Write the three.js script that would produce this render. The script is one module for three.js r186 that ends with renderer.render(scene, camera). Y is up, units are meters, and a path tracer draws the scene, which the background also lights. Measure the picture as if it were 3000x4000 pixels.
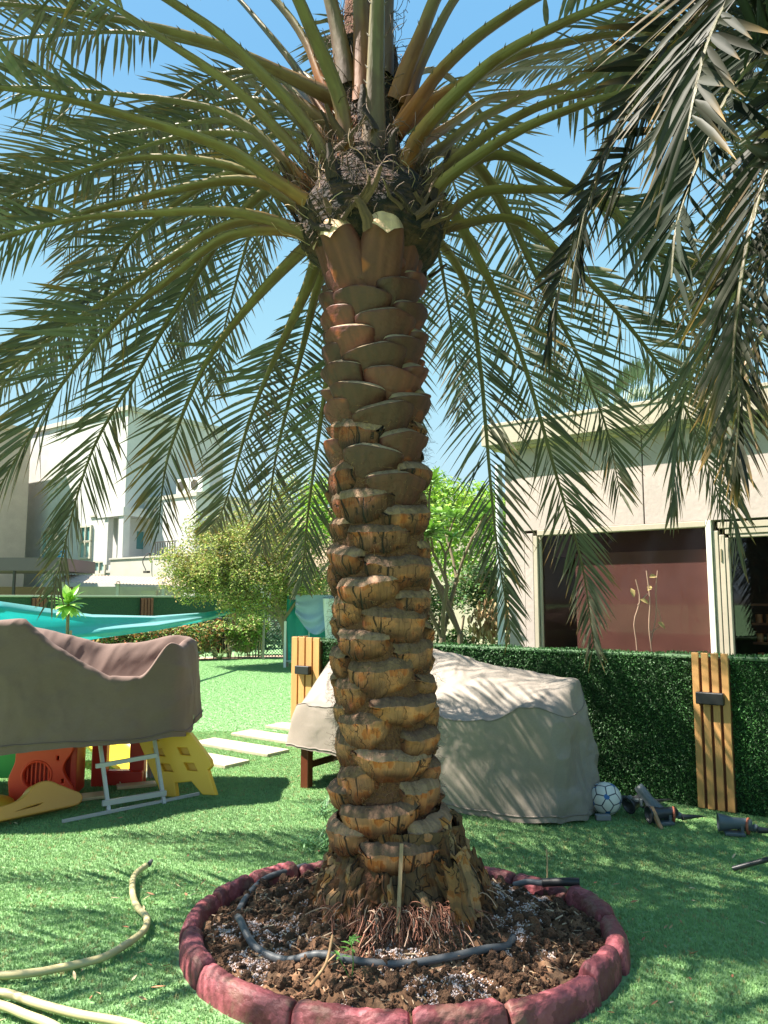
import * as THREE from 'three';
import { mergeGeometries, mergeVertices } from 'three/addons/utils/BufferGeometryUtils.js';
import { RoundedBoxGeometry } from 'three/addons/geometries/RoundedBoxGeometry.js';

// ------------------------------------------------------------------ camera, sky, sun, exposure
const scene = new THREE.Scene();
const camera = new THREE.PerspectiveCamera(67.38, 3 / 4, 0.05, 600);
camera.position.set(0, 1.5, 0);
camera.rotation.set(THREE.MathUtils.degToRad(6.5), 0, 0);
const SUN = new THREE.Vector3(-1, 1.42, 0.0).normalize();
{
  const W = 512, H = 256, d = new Float32Array(W * H * 4);
  const hor = [0.21, 0.25, 0.27], mid = [0.124, 0.224, 0.272], zen = [0.063, 0.152, 0.252];
  for (let j = 0; j < H; j++) {
    const el = ((j + 0.5) / H - 0.5) * Math.PI, e = Math.sin(el);
    for (let i = 0; i < W; i++) {
      const az = ((i + 0.5) / W - 0.5) * 2 * Math.PI;
      const dx = Math.cos(az) * Math.cos(el), dz = Math.sin(az) * Math.cos(el);
      const c = Math.max(0, dx * SUN.x + e * SUN.y + dz * SUN.z);
      const glow = 0.24 * Math.pow(c, 30) + 0.08 * Math.pow(c, 6);
      for (let k = 0; k < 3; k++) {
        let v;
        if (e < 0) v = [0.12, 0.1, 0.07][k];
        else { const t = Math.min(1, e / 0.6); v = t < 0.5 ? hor[k] + (mid[k] - hor[k]) * Math.pow(t * 2, 0.75) : mid[k] + (zen[k] - mid[k]) * (t * 2 - 1); v += glow * [1, 0.95, 0.86][k]; }
        d[(j * W + i) * 4 + k] = v;
      }
      d[(j * W + i) * 4 + 3] = 1;
    }
  }
  const t = new THREE.DataTexture(d, W, H, THREE.RGBAFormat, THREE.FloatType);
  t.mapping = THREE.EquirectangularReflectionMapping; t.magFilter = t.minFilter = THREE.LinearFilter; t.needsUpdate = true;
  scene.background = t; scene.environment = t;
}
const sun = new THREE.DirectionalLight(new THREE.Color(1, 0.93, 0.82), 5);
sun.position.copy(SUN).multiplyScalar(40).add(new THREE.Vector3(0, 0, -6)); sun.target.position.set(0, 0, -6);
sun.castShadow = true; sun.shadow.mapSize.set(4096, 4096);
Object.assign(sun.shadow.camera, { left: -25, right: 25, top: 25, bottom: -25, near: 1, far: 100 });
scene.add(sun, sun.target);
const renderer = new THREE.WebGLRenderer({ antialias: true });
renderer.setSize(768, 1024);
renderer.shadowMap.enabled = true;
renderer.toneMapping = THREE.LinearToneMapping;
renderer.toneMappingExposure = 3.65;

// ------------------------------------------------------------------ helpers
let seed = 12345;
function rnd() { seed = (seed + 0x6d2b79f5) | 0; let t = Math.imul(seed ^ (seed >>> 15), 1 | seed); t = (t + Math.imul(t ^ (t >>> 7), 61 | t)) ^ t; return ((t ^ (t >>> 14)) >>> 0) / 4294967296; }
const rr = (a, b) => a + (b - a) * rnd();
const pick = (a) => a[Math.floor(rnd() * a.length)];
const V = (x, y, z) => new THREE.Vector3(x, y, z);
const lerp = THREE.MathUtils.lerp, clamp = THREE.MathUtils.clamp, smooth = THREE.MathUtils.smoothstep;
function hash3(x, y, z) { let h = Math.imul(x, 374761393) ^ Math.imul(y, 668265263) ^ Math.imul(z, 2147483647 - 61); h = Math.imul(h ^ (h >>> 13), 1274126177); return ((h ^ (h >>> 16)) >>> 0) / 4294967296; }
function vn(x, y, z = 0, px = 0, py = 0) {
  const ix = Math.floor(x), iy = Math.floor(y), iz = Math.floor(z), fx = x - ix, fy = y - iy, fz = z - iz;
  const s = (t) => t * t * (3 - 2 * t), u = s(fx), v = s(fy), w = s(fz);
  const m = (a, p) => (p ? ((a % p) + p) % p : a);
  const c = (a, b, e) => hash3(m(ix + a, px), m(iy + b, py), iz + e);
  return lerp(lerp(lerp(c(0, 0, 0), c(1, 0, 0), u), lerp(c(0, 1, 0), c(1, 1, 0), u), v), lerp(lerp(c(0, 0, 1), c(1, 0, 1), u), lerp(c(0, 1, 1), c(1, 1, 1), u), v), w);
}
function fbm(x, y, z = 0, o = 4, px = 0, py = 0) { let s = 0, a = 0.5, t = 0; for (let i = 0; i < o; i++) { s += a * vn(x, y, z + i * 17.3, px, py); t += a; a *= 0.5; x *= 2; y *= 2; px *= 2; py *= 2; } return s / t; }
// a texture from f(u, v) -> [r, g, b] linear, or a number for data
function tex(w, h, f, { data = false, rep = [1, 1] } = {}) {
  const d = new Uint8Array(w * h * 4);
  for (let j = 0; j < h; j++) for (let i = 0; i < w; i++) {
    const c = f(i / w, j / h), o = (j * w + i) * 4;
    for (let k = 0; k < 3; k++) { let v = data ? c : Math.max(0, c[k]); if (!data) v = v <= 0.0031308 ? v * 12.92 : 1.055 * Math.pow(v, 1 / 2.4) - 0.055; d[o + k] = clamp(v * 255, 0, 255); }
    d[o + 3] = 255;
  }
  const t = new THREE.DataTexture(d, w, h); t.wrapS = t.wrapT = THREE.RepeatWrapping; t.magFilter = THREE.LinearFilter; t.minFilter = THREE.LinearMipmapLinearFilter;
  if (!data) t.colorSpace = THREE.SRGBColorSpace; t.repeat.set(...rep); t.needsUpdate = true; return t;
}
const mixc = (a, b, t) => [lerp(a[0], b[0], t), lerp(a[1], b[1], t), lerp(a[2], b[2], t)];
function mat(rgb, roughness = 0.8, o = {}) { const m = new THREE.MeshPhysicalMaterial({ roughness, ...o }); m.color.setRGB(...rgb); m.side = THREE.DoubleSide; return m; }
const names = new Map();
function numbered(n) { const k = names.get(n) || 0; names.set(n, k + 1); return k ? n + '_' + String(k).padStart(3, '0') : n; }
function shade(o) { o.castShadow = o.receiveShadow = true; return o; }
function tag(o, label, category, group) { o.userData = { ...o.userData, label, category }; if (group) o.userData.group = group; return o; }
function thing(name, label, category, p = [0, 0, 0], turn = 0, group) { const o = new THREE.Group(); o.name = numbered(name); o.position.set(...p); o.rotation.y = turn; scene.add(o); return tag(o, label, category, group); }
function part(name, geo, m, parent) {
  if (Array.isArray(geo)) geo = geo.length === 1 ? geo[0] : merge(geo);
  const o = shade(new THREE.Mesh(geo, m)); o.name = name; if (parent) parent.add(o); return o;
}
function solo(name, geo, m, label, category, group) { const o = part(numbered(name), geo, m, scene); return tag(o, label, category, group); }
function struct(name, geo, m) { const o = part(name, geo, m, scene); o.userData.kind = 'structure'; return o; }
function merge(list) {
  const hasColor = list.some((g) => g.attributes.color);
  list = list.map((g) => { let q = g.index ? g.toNonIndexed() : g; for (const k of Object.keys(q.attributes)) if (!['position', 'normal', 'uv', 'color'].includes(k)) q.deleteAttribute(k); if (!q.attributes.uv) q.setAttribute('uv', new THREE.Float32BufferAttribute(new Float32Array(q.attributes.position.count * 2), 2)); if (hasColor && !q.attributes.color) q.setAttribute('color', new THREE.Float32BufferAttribute(new Float32Array(q.attributes.position.count * 3).fill(1), 3)); return q; });
  return mergeGeometries(list);
}
function box(w, h, d, x = 0, y = 0, z = 0, r = 0) { // base-centred box, uv in metres
  const g = r > 0 ? new RoundedBoxGeometry(w, h, d, 2, r) : new THREE.BoxGeometry(w, h, d); g.translate(x, y + h / 2, z);
  const p = g.attributes.position, n = g.attributes.normal, uv = g.attributes.uv;
  for (let i = 0; i < p.count; i++) { const ax = Math.abs(n.getX(i)), ay = Math.abs(n.getY(i)), az = Math.abs(n.getZ(i)); if (az >= ax && az >= ay) uv.setXY(i, p.getX(i), p.getY(i)); else if (ax >= ay) uv.setXY(i, p.getZ(i), p.getY(i)); else uv.setXY(i, p.getX(i), p.getZ(i)); }
  return g;
}
function tube(pts, r, seg = 24, rad = 8, closed = false) { return new THREE.TubeGeometry(new THREE.CatmullRomCurve3(pts.map((p) => (p.isVector3 ? p : V(...p))), closed, 'centripetal'), seg, r, rad, closed); }
function capTube(pts, r, seg, rad = 10) { const g = tube(pts, r, seg, rad); const c = new THREE.CatmullRomCurve3(pts.map((p) => V(...p)), false, 'centripetal'); const caps = [0, 1].map((t) => { const q = new THREE.CircleGeometry(r, rad); const dir = c.getTangent(t).multiplyScalar(t ? 1 : -1); q.lookAt(dir); q.translate(...c.getPoint(t).toArray()); return q; }); return merge([g, ...caps]); }
function bar(a, b, w, h = w) { const A = V(...a), B = V(...b), L = A.distanceTo(B); const g = new THREE.BoxGeometry(w, h, L); const m = new THREE.Matrix4().lookAt(A, B, V(0, 1, 0.001)); g.applyMatrix4(m); g.translate((A.x + B.x) / 2, (A.y + B.y) / 2, (A.z + B.z) / 2); return g; }
function grid(nu, nv, f, { uv, color } = {}) { // f(u, v) -> Vector3
  const P = [], U = [], I = [], C = [];
  for (let j = 0; j <= nv; j++) for (let i = 0; i <= nu; i++) { const u = i / nu, v = j / nv, p = f(u, v); P.push(p.x, p.y, p.z); const q = uv ? uv(u, v, p) : [u, v]; U.push(q[0], q[1]); if (color) C.push(...color(u, v, p)); }
  for (let j = 0; j < nv; j++) for (let i = 0; i < nu; i++) { const a = j * (nu + 1) + i, b = a + 1, c = a + nu + 1, d = c + 1; I.push(a, b, d, a, d, c); }
  const g = new THREE.BufferGeometry(); g.setAttribute('position', new THREE.Float32BufferAttribute(P, 3)); g.setAttribute('uv', new THREE.Float32BufferAttribute(U, 2)); if (color) g.setAttribute('color', new THREE.Float32BufferAttribute(C, 3)); g.setIndex(I); g.computeVertexNormals(); return g;
}
function instances(name, geo, m, list, parent = scene, kind = 'stuff') { // list of {p, q, s, c}
  const im = shade(new THREE.InstancedMesh(geo, m, list.length)); const M = new THREE.Matrix4(), q0 = new THREE.Quaternion();
  list.forEach((t, i) => { M.compose(t.p, t.q || q0, typeof t.s === 'number' ? V(t.s, t.s, t.s) : t.s || V(1, 1, 1)); im.setMatrixAt(i, M); if (t.c) im.setColorAt(i, new THREE.Color().setRGB(...t.c)); });
  im.name = parent === scene ? numbered(name) : name; if (kind) im.userData.kind = kind; parent.add(im); return im;
}
const Q = (x, y, z, o = 'YXZ') => new THREE.Quaternion().setFromEuler(new THREE.Euler(x, y, z, o));
function leafGeo(l, w, fold = 0.25, bend = 0.15) { // a leaf along +z from the origin, folded along the midrib
  const g = new THREE.BufferGeometry(), st = [[0, 0.12], [0.35, 1], [0.7, 0.8], [1, 0.02]], P = [], I = [];
  st.forEach(([t, k]) => { const y = -bend * l * t * t, hw = (w / 2) * k; P.push(-hw, y + hw * fold, t * l, 0, y, t * l, hw, y + hw * fold, t * l); });
  for (let i = 0; i < 3; i++) for (let k = 0; k < 2; k++) { const a = i * 3 + k; I.push(a, a + 3, a + 1, a + 1, a + 3, a + 4); }
  g.setAttribute('position', new THREE.Float32BufferAttribute(P, 3)); g.setAttribute('uv', new THREE.Float32BufferAttribute(new Float32Array(24), 2)); g.setIndex(I); g.computeVertexNormals(); return g;
}
const WALL_TURN = -0.6376, UXZ = [0.8035, 0.5953], NXZ = [-0.5953, 0.8035];
const wl = (x, z, o = [2.47, -5.64]) => [o[0] + UXZ[0] * x + NXZ[0] * z, o[1] + UXZ[1] * x + NXZ[1] * z]; // wall-aligned metres to world x, z

// ------------------------------------------------------------------ textures
const T = {};
T.streak = tex(256, 256, (u, v) => { const a = fbm(u * 40, v * 3, 1, 4, 40, 3), b = fbm(u * 6, v * 5, 5, 3, 6, 5); const k = 0.55 + 0.75 * a - 0.35 * (b > 0.55 ? (b - 0.55) * 4 : 0); return [k, k * 0.98, k * 0.95].map((x) => x * 0.8); });
const crackAt = (u, v) => { let c = 0; for (let i = 0; i < 8; i++) { const x = hash3(i, 3, 1), gate = smooth(vn(v * 5, i * 2.7, 3, 5, 0), 0.42, 0.6), w = (0.004 + 0.014 * hash3(i, 7, 2)) * gate; let dx = Math.abs(u - x - 0.09 * (fbm(v * 5, i * 3.1, 2, 3, 5, 0) - 0.5)); dx = Math.min(dx, 1 - dx); if (w > 0.001) c = Math.max(c, 1 - smooth(dx, 0, w)); } const h = Math.abs(fbm(u * 5, v * 5, 31, 4, 5, 5) - 0.5); return Math.max(c, 0.8 * (1 - smooth(h, 0, 0.012))); };
T.old = tex(512, 512, (u, v) => { const a = clamp((fbm(u * 64, v * 6, 1, 4, 64, 6) - 0.5) * 1.8 + 0.5, 0, 1), b = fbm(u * 9, v * 9, 9, 5, 9, 9), c = crackAt(u, v); let k = mixc([0.3, 0.105, 0.028], [0.5, 0.235, 0.075], a); k = mixc(k, [0.07, 0.024, 0.012], smooth(b, 0.46, 0.6) * 0.9); k = mixc(k, [0.46, 0.33, 0.2], smooth(b, 0.4, 0.24) * 0.5); return mixc(k, [0.02, 0.01, 0.006], c); });
T.oldBump = tex(512, 512, (u, v) => 0.3 + 0.45 * fbm(u * 64, v * 6, 1, 4, 64, 6) + 0.3 * fbm(u * 9, v * 9, 9, 5, 9, 9) - 0.6 * crackAt(u, v), { data: true });
T.fresh = tex(256, 256, (u, v) => { const a = fbm(u * 30, v * 5, 3, 4, 30, 5), b = fbm(u * 5, v * 5, 4, 3, 5, 5); let k = mixc([0.06, 0.022, 0.018], [0.15, 0.062, 0.046], a); return mixc(k, [0.3, 0.11, 0.035], smooth(b, 0.58, 0.72) * 0.8); });
T.soil = tex(512, 512, (u, v) => { const a = fbm(u * 24, v * 24, 2, 5, 24, 24), b = fbm(u * 6, v * 6, 8, 3, 6, 6); let k = mixc([0.06, 0.027, 0.014], [0.23, 0.12, 0.06], a); return mixc(k, [0.32, 0.19, 0.11], smooth(b, 0.55, 0.7) * 0.5); });
T.noise = tex(512, 512, (u, v) => fbm(u * 32, v * 32, 5, 5, 32, 32), { data: true });
T.blotch = tex(512, 512, (u, v) => { const a = fbm(u * 4, v * 4, 6, 5, 4, 4), b = fbm(u * 40, v * 40, 7, 3, 40, 40); const k = 0.8 + 0.25 * a + 0.12 * b; return [k * 0.9, k * 0.89, k * 0.87]; });
T.cloth = tex(512, 512, (u, v) => { const a = fbm(u * 5, v * 5, 6, 5, 5, 5), b = fbm(u * 128, v * 128, 3, 2, 128, 128); const k = 0.78 + 0.24 * a + 0.12 * b; return [k, k * 0.99, k * 0.97].map((x) => x * 0.88); });
T.weave = tex(256, 256, (u, v) => 0.5 + 0.25 * Math.sin(u * 2 * Math.PI * 64) * Math.sin(v * 2 * Math.PI * 64) + 0.25 * (fbm(u * 16, v * 16, 2, 3, 16, 16) - 0.5), { data: true });
T.paint = tex(512, 512, (u, v) => { const a = fbm(u * 6, v * 6, 3, 5, 6, 6), b = fbm(u * 30, v * 30, 4, 3, 30, 30); let k = mixc([0.22, 0.05, 0.065], [0.4, 0.12, 0.145], b); k = mixc(k, [0.3, 0.2, 0.15], smooth(a, 0.56, 0.68) * 0.8); k = mixc(k, [0.12, 0.03, 0.03], smooth(a, 0.42, 0.3) * 0.6); return k; });
T.wood = tex(256, 512, (u, v) => { const a = fbm(u * 16, v * 2, 2, 4, 16, 2), b = fbm(u * 64, v * 6, 3, 3, 64, 6); const k = 0.75 + 0.4 * a - 0.12 * b; return [k * 0.95, k * 0.92, k * 0.88]; });
T.turf = tex(512, 512, (u, v) => { const a = fbm(u * 90, v * 90, 3, 3, 90, 90), b = fbm(u * 5, v * 5, 4, 4, 5, 5); let k = mixc([0.08, 0.18, 0.06], [0.25, 0.43, 0.18], a); return mixc(k, [0.22, 0.38, 0.18], b * 0.5); });
T.leafy = tex(256, 256, (u, v) => { const a = fbm(u * 40, v * 40, 3, 3, 40, 40); return mixc([0.004, 0.018, 0.004], [0.02, 0.06, 0.015], a); });

// ------------------------------------------------------------------ ground
const M = {};
T.petiole = tex(128, 512, (u, v) => { const a = fbm(u * 24, v * 3, 3, 4, 24, 3), b = fbm(u * 6, v * 14, 5, 3, 6, 14); const k = 0.6 + 0.5 * a; return mixc([k, k, k], [k * 0.75, k * 0.55, k * 0.45], smooth(b, 0.5, 0.7) * 0.7); });
M.turf = mat([1, 1, 1], 0.9, { map: T.turf, bumpMap: T.noise, bumpScale: 0.01 });
{
  const g = new THREE.PlaneGeometry(400, 400); g.rotateX(-Math.PI / 2); const uv = g.attributes.uv; for (let i = 0; i < uv.count; i++) uv.setXY(i, uv.getX(i) * 400, uv.getY(i) * 400); g.translate(0, 0, -60);
  struct('lawn', g, M.turf);
}
const BED = [0.08, -3.61], RX = 0.92, RZ = 0.805; // planted bed round the palm
const inBed = (x, z, k = 1.1) => ((x - BED[0]) / RX) ** 2 + ((z - BED[1]) / RZ) ** 2 < k * k;
{ // turf blades
  const blade = (l, w, ox, oz, rot, lean) => { const g = new THREE.BufferGeometry(); const c = Math.cos(rot), s = Math.sin(rot); const P = []; for (const [t, k] of [[0, 1], [0.55, 0.8], [1, 0.05]]) for (const e of t === 1 ? [0] : [-1, 1]) { const x = e * w * k * 0.5, z = lean * t * t; P.push(ox + x * c + z * s, l * t * (1 - 0.25 * t * Math.abs(lean) / l), oz - x * s + z * c); } g.setAttribute('position', new THREE.Float32BufferAttribute(P, 3)); g.setIndex([0, 1, 2, 1, 3, 2, 2, 3, 4]); g.computeVertexNormals(); return g; };
  const clump = (n, spread, l, w) => { const gs = []; for (let i = 0; i < n; i++) gs.push(blade(l * rr(0.6, 1.15), w, rr(-spread, spread), rr(-spread, spread), rr(0, 6.28), rr(0.2, 0.9) * l)); return merge(gs); };
  const m = mat([1, 1, 1], 0.85, { transmission: 0.2, thickness: 0 });
  const near = [], far = [];
  const behindWall = (x, z) => { const dx = x - 2.47, dz = z + 5.64, a = dx * UXZ[0] + dz * UXZ[1], b = dx * NXZ[0] + dz * NXZ[1]; return b < 0.02 && a > -4.2; };
  const shadeOf = (x, z) => { const n = fbm(x * 1.3, z * 1.3, 4, 3), f = rnd(); if (f < 0.06) return [0.32, 0.3, 0.12]; const k = 0.6 + 0.5 * n + rr(-0.18, 0.22); return [0.235 * k, 0.42 * k, 0.15 * k]; };
  for (let z = -2.3; z > -9; z -= 0.0175) for (let x = -0.53 * -z - 0.3; x < 0.53 * -z + 0.3; x += 0.0175) {
    const X = x + rr(-0.01, 0.01), Z = z + rr(-0.01, 0.01); if (inBed(X, Z, 1.07) || behindWall(X, Z)) continue;
    near.push({ p: V(X, 0, Z), q: Q(rr(-0.15, 0.15), rr(0, 6.28), rr(-0.15, 0.15)), s: rr(0.75, 1.2), c: shadeOf(X, Z) });
  }
  for (let z = -9; z > -20; z -= 0.045) for (let x = -0.5 * -z; x < -0.02 * -z; x += 0.045) { const X = x + rr(-0.03, 0.03), Z = z + rr(-0.03, 0.03); if (behindWall(X, Z)) continue; far.push({ p: V(X, 0, Z), q: Q(0, rr(0, 6.28), 0), s: V(0.9, rr(0.5, 0.8), 0.9), c: shadeOf(X, Z).map((v, i) => lerp(v, [0.22, 0.41, 0.15][i], 0.6) * [0.95, 1.0, 1.05][i]) }); }
  const a = instances('grass', clump(9, 0.012, 0.018, 0.003), m, near); a.userData.label = 'short green artificial turf pile around the planted ring';
  const b = instances('grass', clump(14, 0.03, 0.018, 0.006), m, far); b.userData.label = 'open lawn stretching back to the hedges';
}

// ------------------------------------------------------------------ wall with artificial hedge, right
{
  const W = thing('hedge_wall', 'low garden wall clad in dark artificial grass with two slatted timber posts', 'wall', [2.47, 0, -5.64], WALL_TURN);
  M.leafy = mat([1, 1, 1], 0.9, { map: T.leafy, bumpMap: T.noise, bumpScale: 0.02 });
  part('core', box(7.0, 1.06, 0.16, -0.56, 0, -0.1), M.leafy, W);
  part('coping', box(7.0, 0.022, 0.185, -0.56, 1.064, -0.1, 0.006), mat([0.09, 0.17, 0.08], 0.8, { map: T.blotch }), W);
  const lf = leafGeo(0.019, 0.0075, 0.5, 0.3), list = [];
  for (let i = 0; i < 62000; i++) {
    const top = rnd() < 0.05, x = rr(-4.05, 1.0), y = top ? 1.085 : rr(0.0, 1.085), z = top ? rr(-0.18, 0) : rr(-0.02, 0.006);
    const k = (0.45 + 1.1 * fbm(x * 2.2, y * 2.2, 2, 4)) * (Math.abs(((x + 4) % 1.0) - 0.5) > 0.488 ? 0.5 : 1) + rr(-0.25, 0.35);
    list.push({ p: V(x, y + (top ? 0.03 * (fbm(x * 5, 1, 3, 3) - 0.5) : 0), z), q: Q(rr(-0.9, 0.9) - (top ? 1.2 : 0.1), rr(-1.1, 1.1), rr(-3, 3)), s: rr(0.7, 1.35), c: [0.035 * k, 0.115 * k, 0.025 * k] });
  }
  instances('foliage', lf, mat([1, 1, 1], 0.5), list, W);
  M.slat = mat([0.62, 0.33, 0.12], 0.55, { map: T.wood });
  M.slatDark = mat([0.17, 0.05, 0.02], 0.7, { map: T.wood });
  M.black = mat([0.012, 0.012, 0.014], 0.45);
  for (const [x0, x1, lamp] of [[-0.225, 0.025, 0.79], [-4.24, -3.86, 0.78]]) {
    const w = x1 - x0, n = 4, sw = (w - 0.02 * (n - 1)) / n;
    const P = part('post', box(w, 1.075, 0.235, (x0 + x1) / 2, 0, -0.095), M.slatDark, W);
    for (let i = 0; i < n; i++) { const g = box(sw, 1.1, 0.022, x0 + sw / 2 + i * (sw + 0.02), 0.012, 0.036, 0.003); part('slat', g, M.slat, P); }
    if (x0 < -4) for (let i = 0; i < 3; i++) part('slat', box(0.02, 1.1, 0.062, x0 - 0.011, 0.012, -0.18 + i * 0.078, 0.003), M.slat, P);
    const lampT = thing('wall_lamp', x0 > -1 ? 'black box wall lamp on the slatted post at right' : 'dark box wall lamp on the far slatted post left of the palm trunk', 'lamp', [...[wl((x0 + x1) / 2, 0.075)].map((q) => [q[0], lamp - 0.04, q[1]])[0]], WALL_TURN);
    part('housing', box(0.19, 0.085, 0.055, 0, 0, 0, 0.008), M.black, lampT);
    part('wall_plate', box(0.13, 0.06, 0.02, 0, 0.0125, -0.034, 0.004), M.black, lampT);
  }
}

// ------------------------------------------------------------------ pavilion behind the wall, right
{
  const o = wl(0, -1.6);
  const B = thing('pavilion', 'cream garden pavilion with large brown window and glazed door behind the hedge wall', 'building', [o[0], 0, o[1]], WALL_TURN);
  const plaster = mat([0.46, 0.385, 0.36], 0.85, { map: T.blotch, bumpMap: T.noise, bumpScale: 0.002 });
  const cream = mat([0.45, 0.39, 0.31], 0.5, { map: T.blotch }), creamDark = mat([0.2, 0.17, 0.1], 0.7);
  const L = -2.58, R = 4;
  // upper wall panels with an open joint, and the rest of the shell
  part('wall_panel', box(-1.06 - L - 0.002, 0.93, 0.12, (L - 1.062) / 2, 2.24, -0.06, 0.004), plaster, B);
  part('wall_panel', box(R + 1.05, 0.93, 0.12, (R - 1.05) / 2, 2.24, -0.06, 0.004), plaster, B);
  part('wall', box(R - L - 0.03, 0.93, 0.05, (R + L) / 2, 2.24, -0.16), creamDark, B);
  part('side_wall', box(0.12, 3.1, 3.6, L + 0.06, 0, -1.98), plaster, B);
  part('rear_wall', box(R - L, 3.1, 0.12, (R + L) / 2, 0, -3.84), plaster, B);
  part('plinth', box(R - L, 0.16, 0.14, (R + L) / 2, 0, -0.07), plaster, B);
  const roof = part('roof', box(R - L + 0.3, 0.16, 4.1, (R + L) / 2, 3.174, -1.95), cream, B);
  part('fascia', [box(R - L + 0.34, 0.2, 0.06, (R + L) / 2, 3.2, 0.13, 0.004), box(R - L + 0.38, 0.035, 0.1, (R + L) / 2, 3.402, 0.12, 0.005), box(0.06, 0.2, 4.2, L - 0.17, 3.2, -1.93, 0.004)], cream, roof);
  part('eave_moulding', [box(R - L + 0.2, 0.03, 0.08, (R + L) / 2, 3.142, 0.05, 0.004)], mat([0.42, 0.34, 0.17], 0.6), roof);
  // left pier with moulded edges
  part('pier', [box(0.2, 2.24, 0.2, -2.46, 0, -0.1, 0.006), box(0.1, 2.21, 0.13, -2.31, 0, -0.065, 0.006)], plaster, B);
  part('pier_trim', [box(0.045, 2.18, 0.06, -2.235, 0.0, -0.03, 0.004), box(0.02, 2.18, 0.04, -2.195, 0, -0.05, 0.003)], cream, B);
  part('downpipe', new THREE.CylinderGeometry(0.04, 0.04, 3.0, 14).translate(-2.66, 1.5, 0.0), mat([0.55, 0.58, 0.6], 0.5), B);
  // window
  const win = part('window', box(1.72, 0.055, 0.12, -1.345, 2.183, -0.05, 0.005), cream, B); part('sill', box(1.7, 0.06, 0.14, -1.345, 0.16, -0.06, 0.005), cream, win);
  const blindTex = tex(256, 256, (u, v) => { const a = fbm(u * 6, v * 6, 3, 4, 6, 6), s = 0.9 + 0.1 * Math.sin(u * 2 * Math.PI * 9 + 3 * fbm(u * 4, v * 2, 2, 2, 4, 2)); const k = 0.75 + 0.4 * a + 0 * s; return [0.15 * k, 0.105 * k, 0.098 * k]; });
  part('blind', box(1.36, 1.68, 0.02, -1.16, 0.3, -0.14), mat([1, 1, 1], 0.8, { map: blindTex }), win);
  part('head_shadow_strip', box(1.6, 0.24, 0.03, -1.28, 1.95, -0.17), mat([0.06, 0.035, 0.045], 0.7), win);  // dark strip standing in for the shadow of window head and eave
  const glass = mat([0.85, 0.74, 0.72], 0.02, { transmission: 1, thickness: 0, ior: 1.22 });
  part('pane', box(1.68, 1.97, 0.008, -1.345, 0.21, -0.075), glass, win);
  // jamb and door
  part('jamb', [box(0.05, 2.24, 0.16, -0.46, 0, -0.07, 0.005)], mat([0.75, 0.7, 0.6], 0.5), B);
  const door = part('door_frame', [box(0.05, 2.14, 0.1, -0.405, 0, -0.06, 0.006), box(0.045, 2.1, 0.09, -0.352, 0, -0.06, 0.006), box(0.03, 2.07, 0.075, -0.31, 0, -0.06, 0.005), box(1.5, 0.06, 0.1, 0.37, 2.16, -0.06, 0.006), box(1.5, 0.05, 0.09, 0.43, 2.105, -0.062, 0.006), box(1.5, 0.03, 0.075, 0.455, 2.072, -0.063, 0.005), box(0.1, 2.1, 0.1, 1.1, 0, -0.06, 0.005)], cream, B);
  part('frame_groove', [box(0.012, 2.13, 0.03, -0.379, 0, -0.09), box(0.012, 2.1, 0.03, -0.328, 0, -0.09), box(1.45, 0.012, 0.03, 0.4, 2.151, -0.09), box(1.4, 0.012, 0.03, 0.42, 2.1, -0.088)], creamDark, door);
  part('handle_slot', box(0.014, 0.12, 0.01, -0.36, 1.85, -0.01, 0.004), creamDark, door);
  part('door_pane', box(1.34, 2.02, 0.008, 0.375, 0.05, -0.08), mat([0.75, 0.75, 0.78], 0.02, { transmission: 1, thickness: 0, ior: 1.5 }), door);
  part('wall', box(R - 1.15, 2.08, 0.12, (R + 1.15) / 2, 0.16, -0.06), plaster, B);
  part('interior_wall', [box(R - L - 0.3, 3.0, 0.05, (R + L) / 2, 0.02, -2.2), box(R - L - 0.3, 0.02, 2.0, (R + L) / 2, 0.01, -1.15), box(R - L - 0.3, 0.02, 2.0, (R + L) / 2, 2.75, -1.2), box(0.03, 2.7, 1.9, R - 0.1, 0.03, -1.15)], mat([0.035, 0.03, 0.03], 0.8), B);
  // things seen dimly through the door glass
  const shelf = thing('interior_shelf', 'dim shelf with reddish jars just inside the glazed door', 'shelf', (() => { const q = wl(-0.05, -2.05); return [q[0], 0.9, q[1]]; })(), WALL_TURN);
  part('board', [0, 0.18, 0.36, 0.54].map((y) => box(0.3, 0.02, 0.16, 0, y, 0)), mat([0.2, 0.08, 0.04], 0.6), shelf);
  for (let i = 0; i < 9; i++) part('jar', new THREE.CylinderGeometry(0.03, 0.03, 0.08, 10).translate(-0.1 + (i % 3) * 0.09, 0.06 + Math.floor(i / 3) * 0.18, 0), mat([0.6, rr(0.12, 0.3), 0.08], 0.4), shelf);
}

// ------------------------------------------------------------------ date palm
const leafTint = (k, tip, dry) => { let c = [0.118 * k, 0.12 * k, 0.082 * k]; if (dry) c = mixc(c, [0.3, 0.17, 0.05], dry * tip); return c; };
M.rachis = mat([0.8, 0.7, 0.68], 0.5, { vertexColors: true, map: T.petiole, bumpMap: T.noise, bumpScale: 0.002 });
M.leaflet = mat([1, 1, 1], 0.55, { vertexColors: true, specularIntensity: 0.35, transmission: 0.14, thickness: 0 });
M.leafletNearShaded = [0.85, 1, 1.15].map((k) => mat([0.028 * k, 0.034 * k, 0.026 * k], 0.85, { specularIntensity: 0.15 }));  // leaflets of the near palm, shade worked into a darker green
M.leafletTipDry = mat([0.3, 0.17, 0.07], 0.6);
const axis = (y) => V(lerp(0.03, -0.07, clamp((y - 0.2) / 3.2, 0, 1.3)), y, -3.68);
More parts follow.
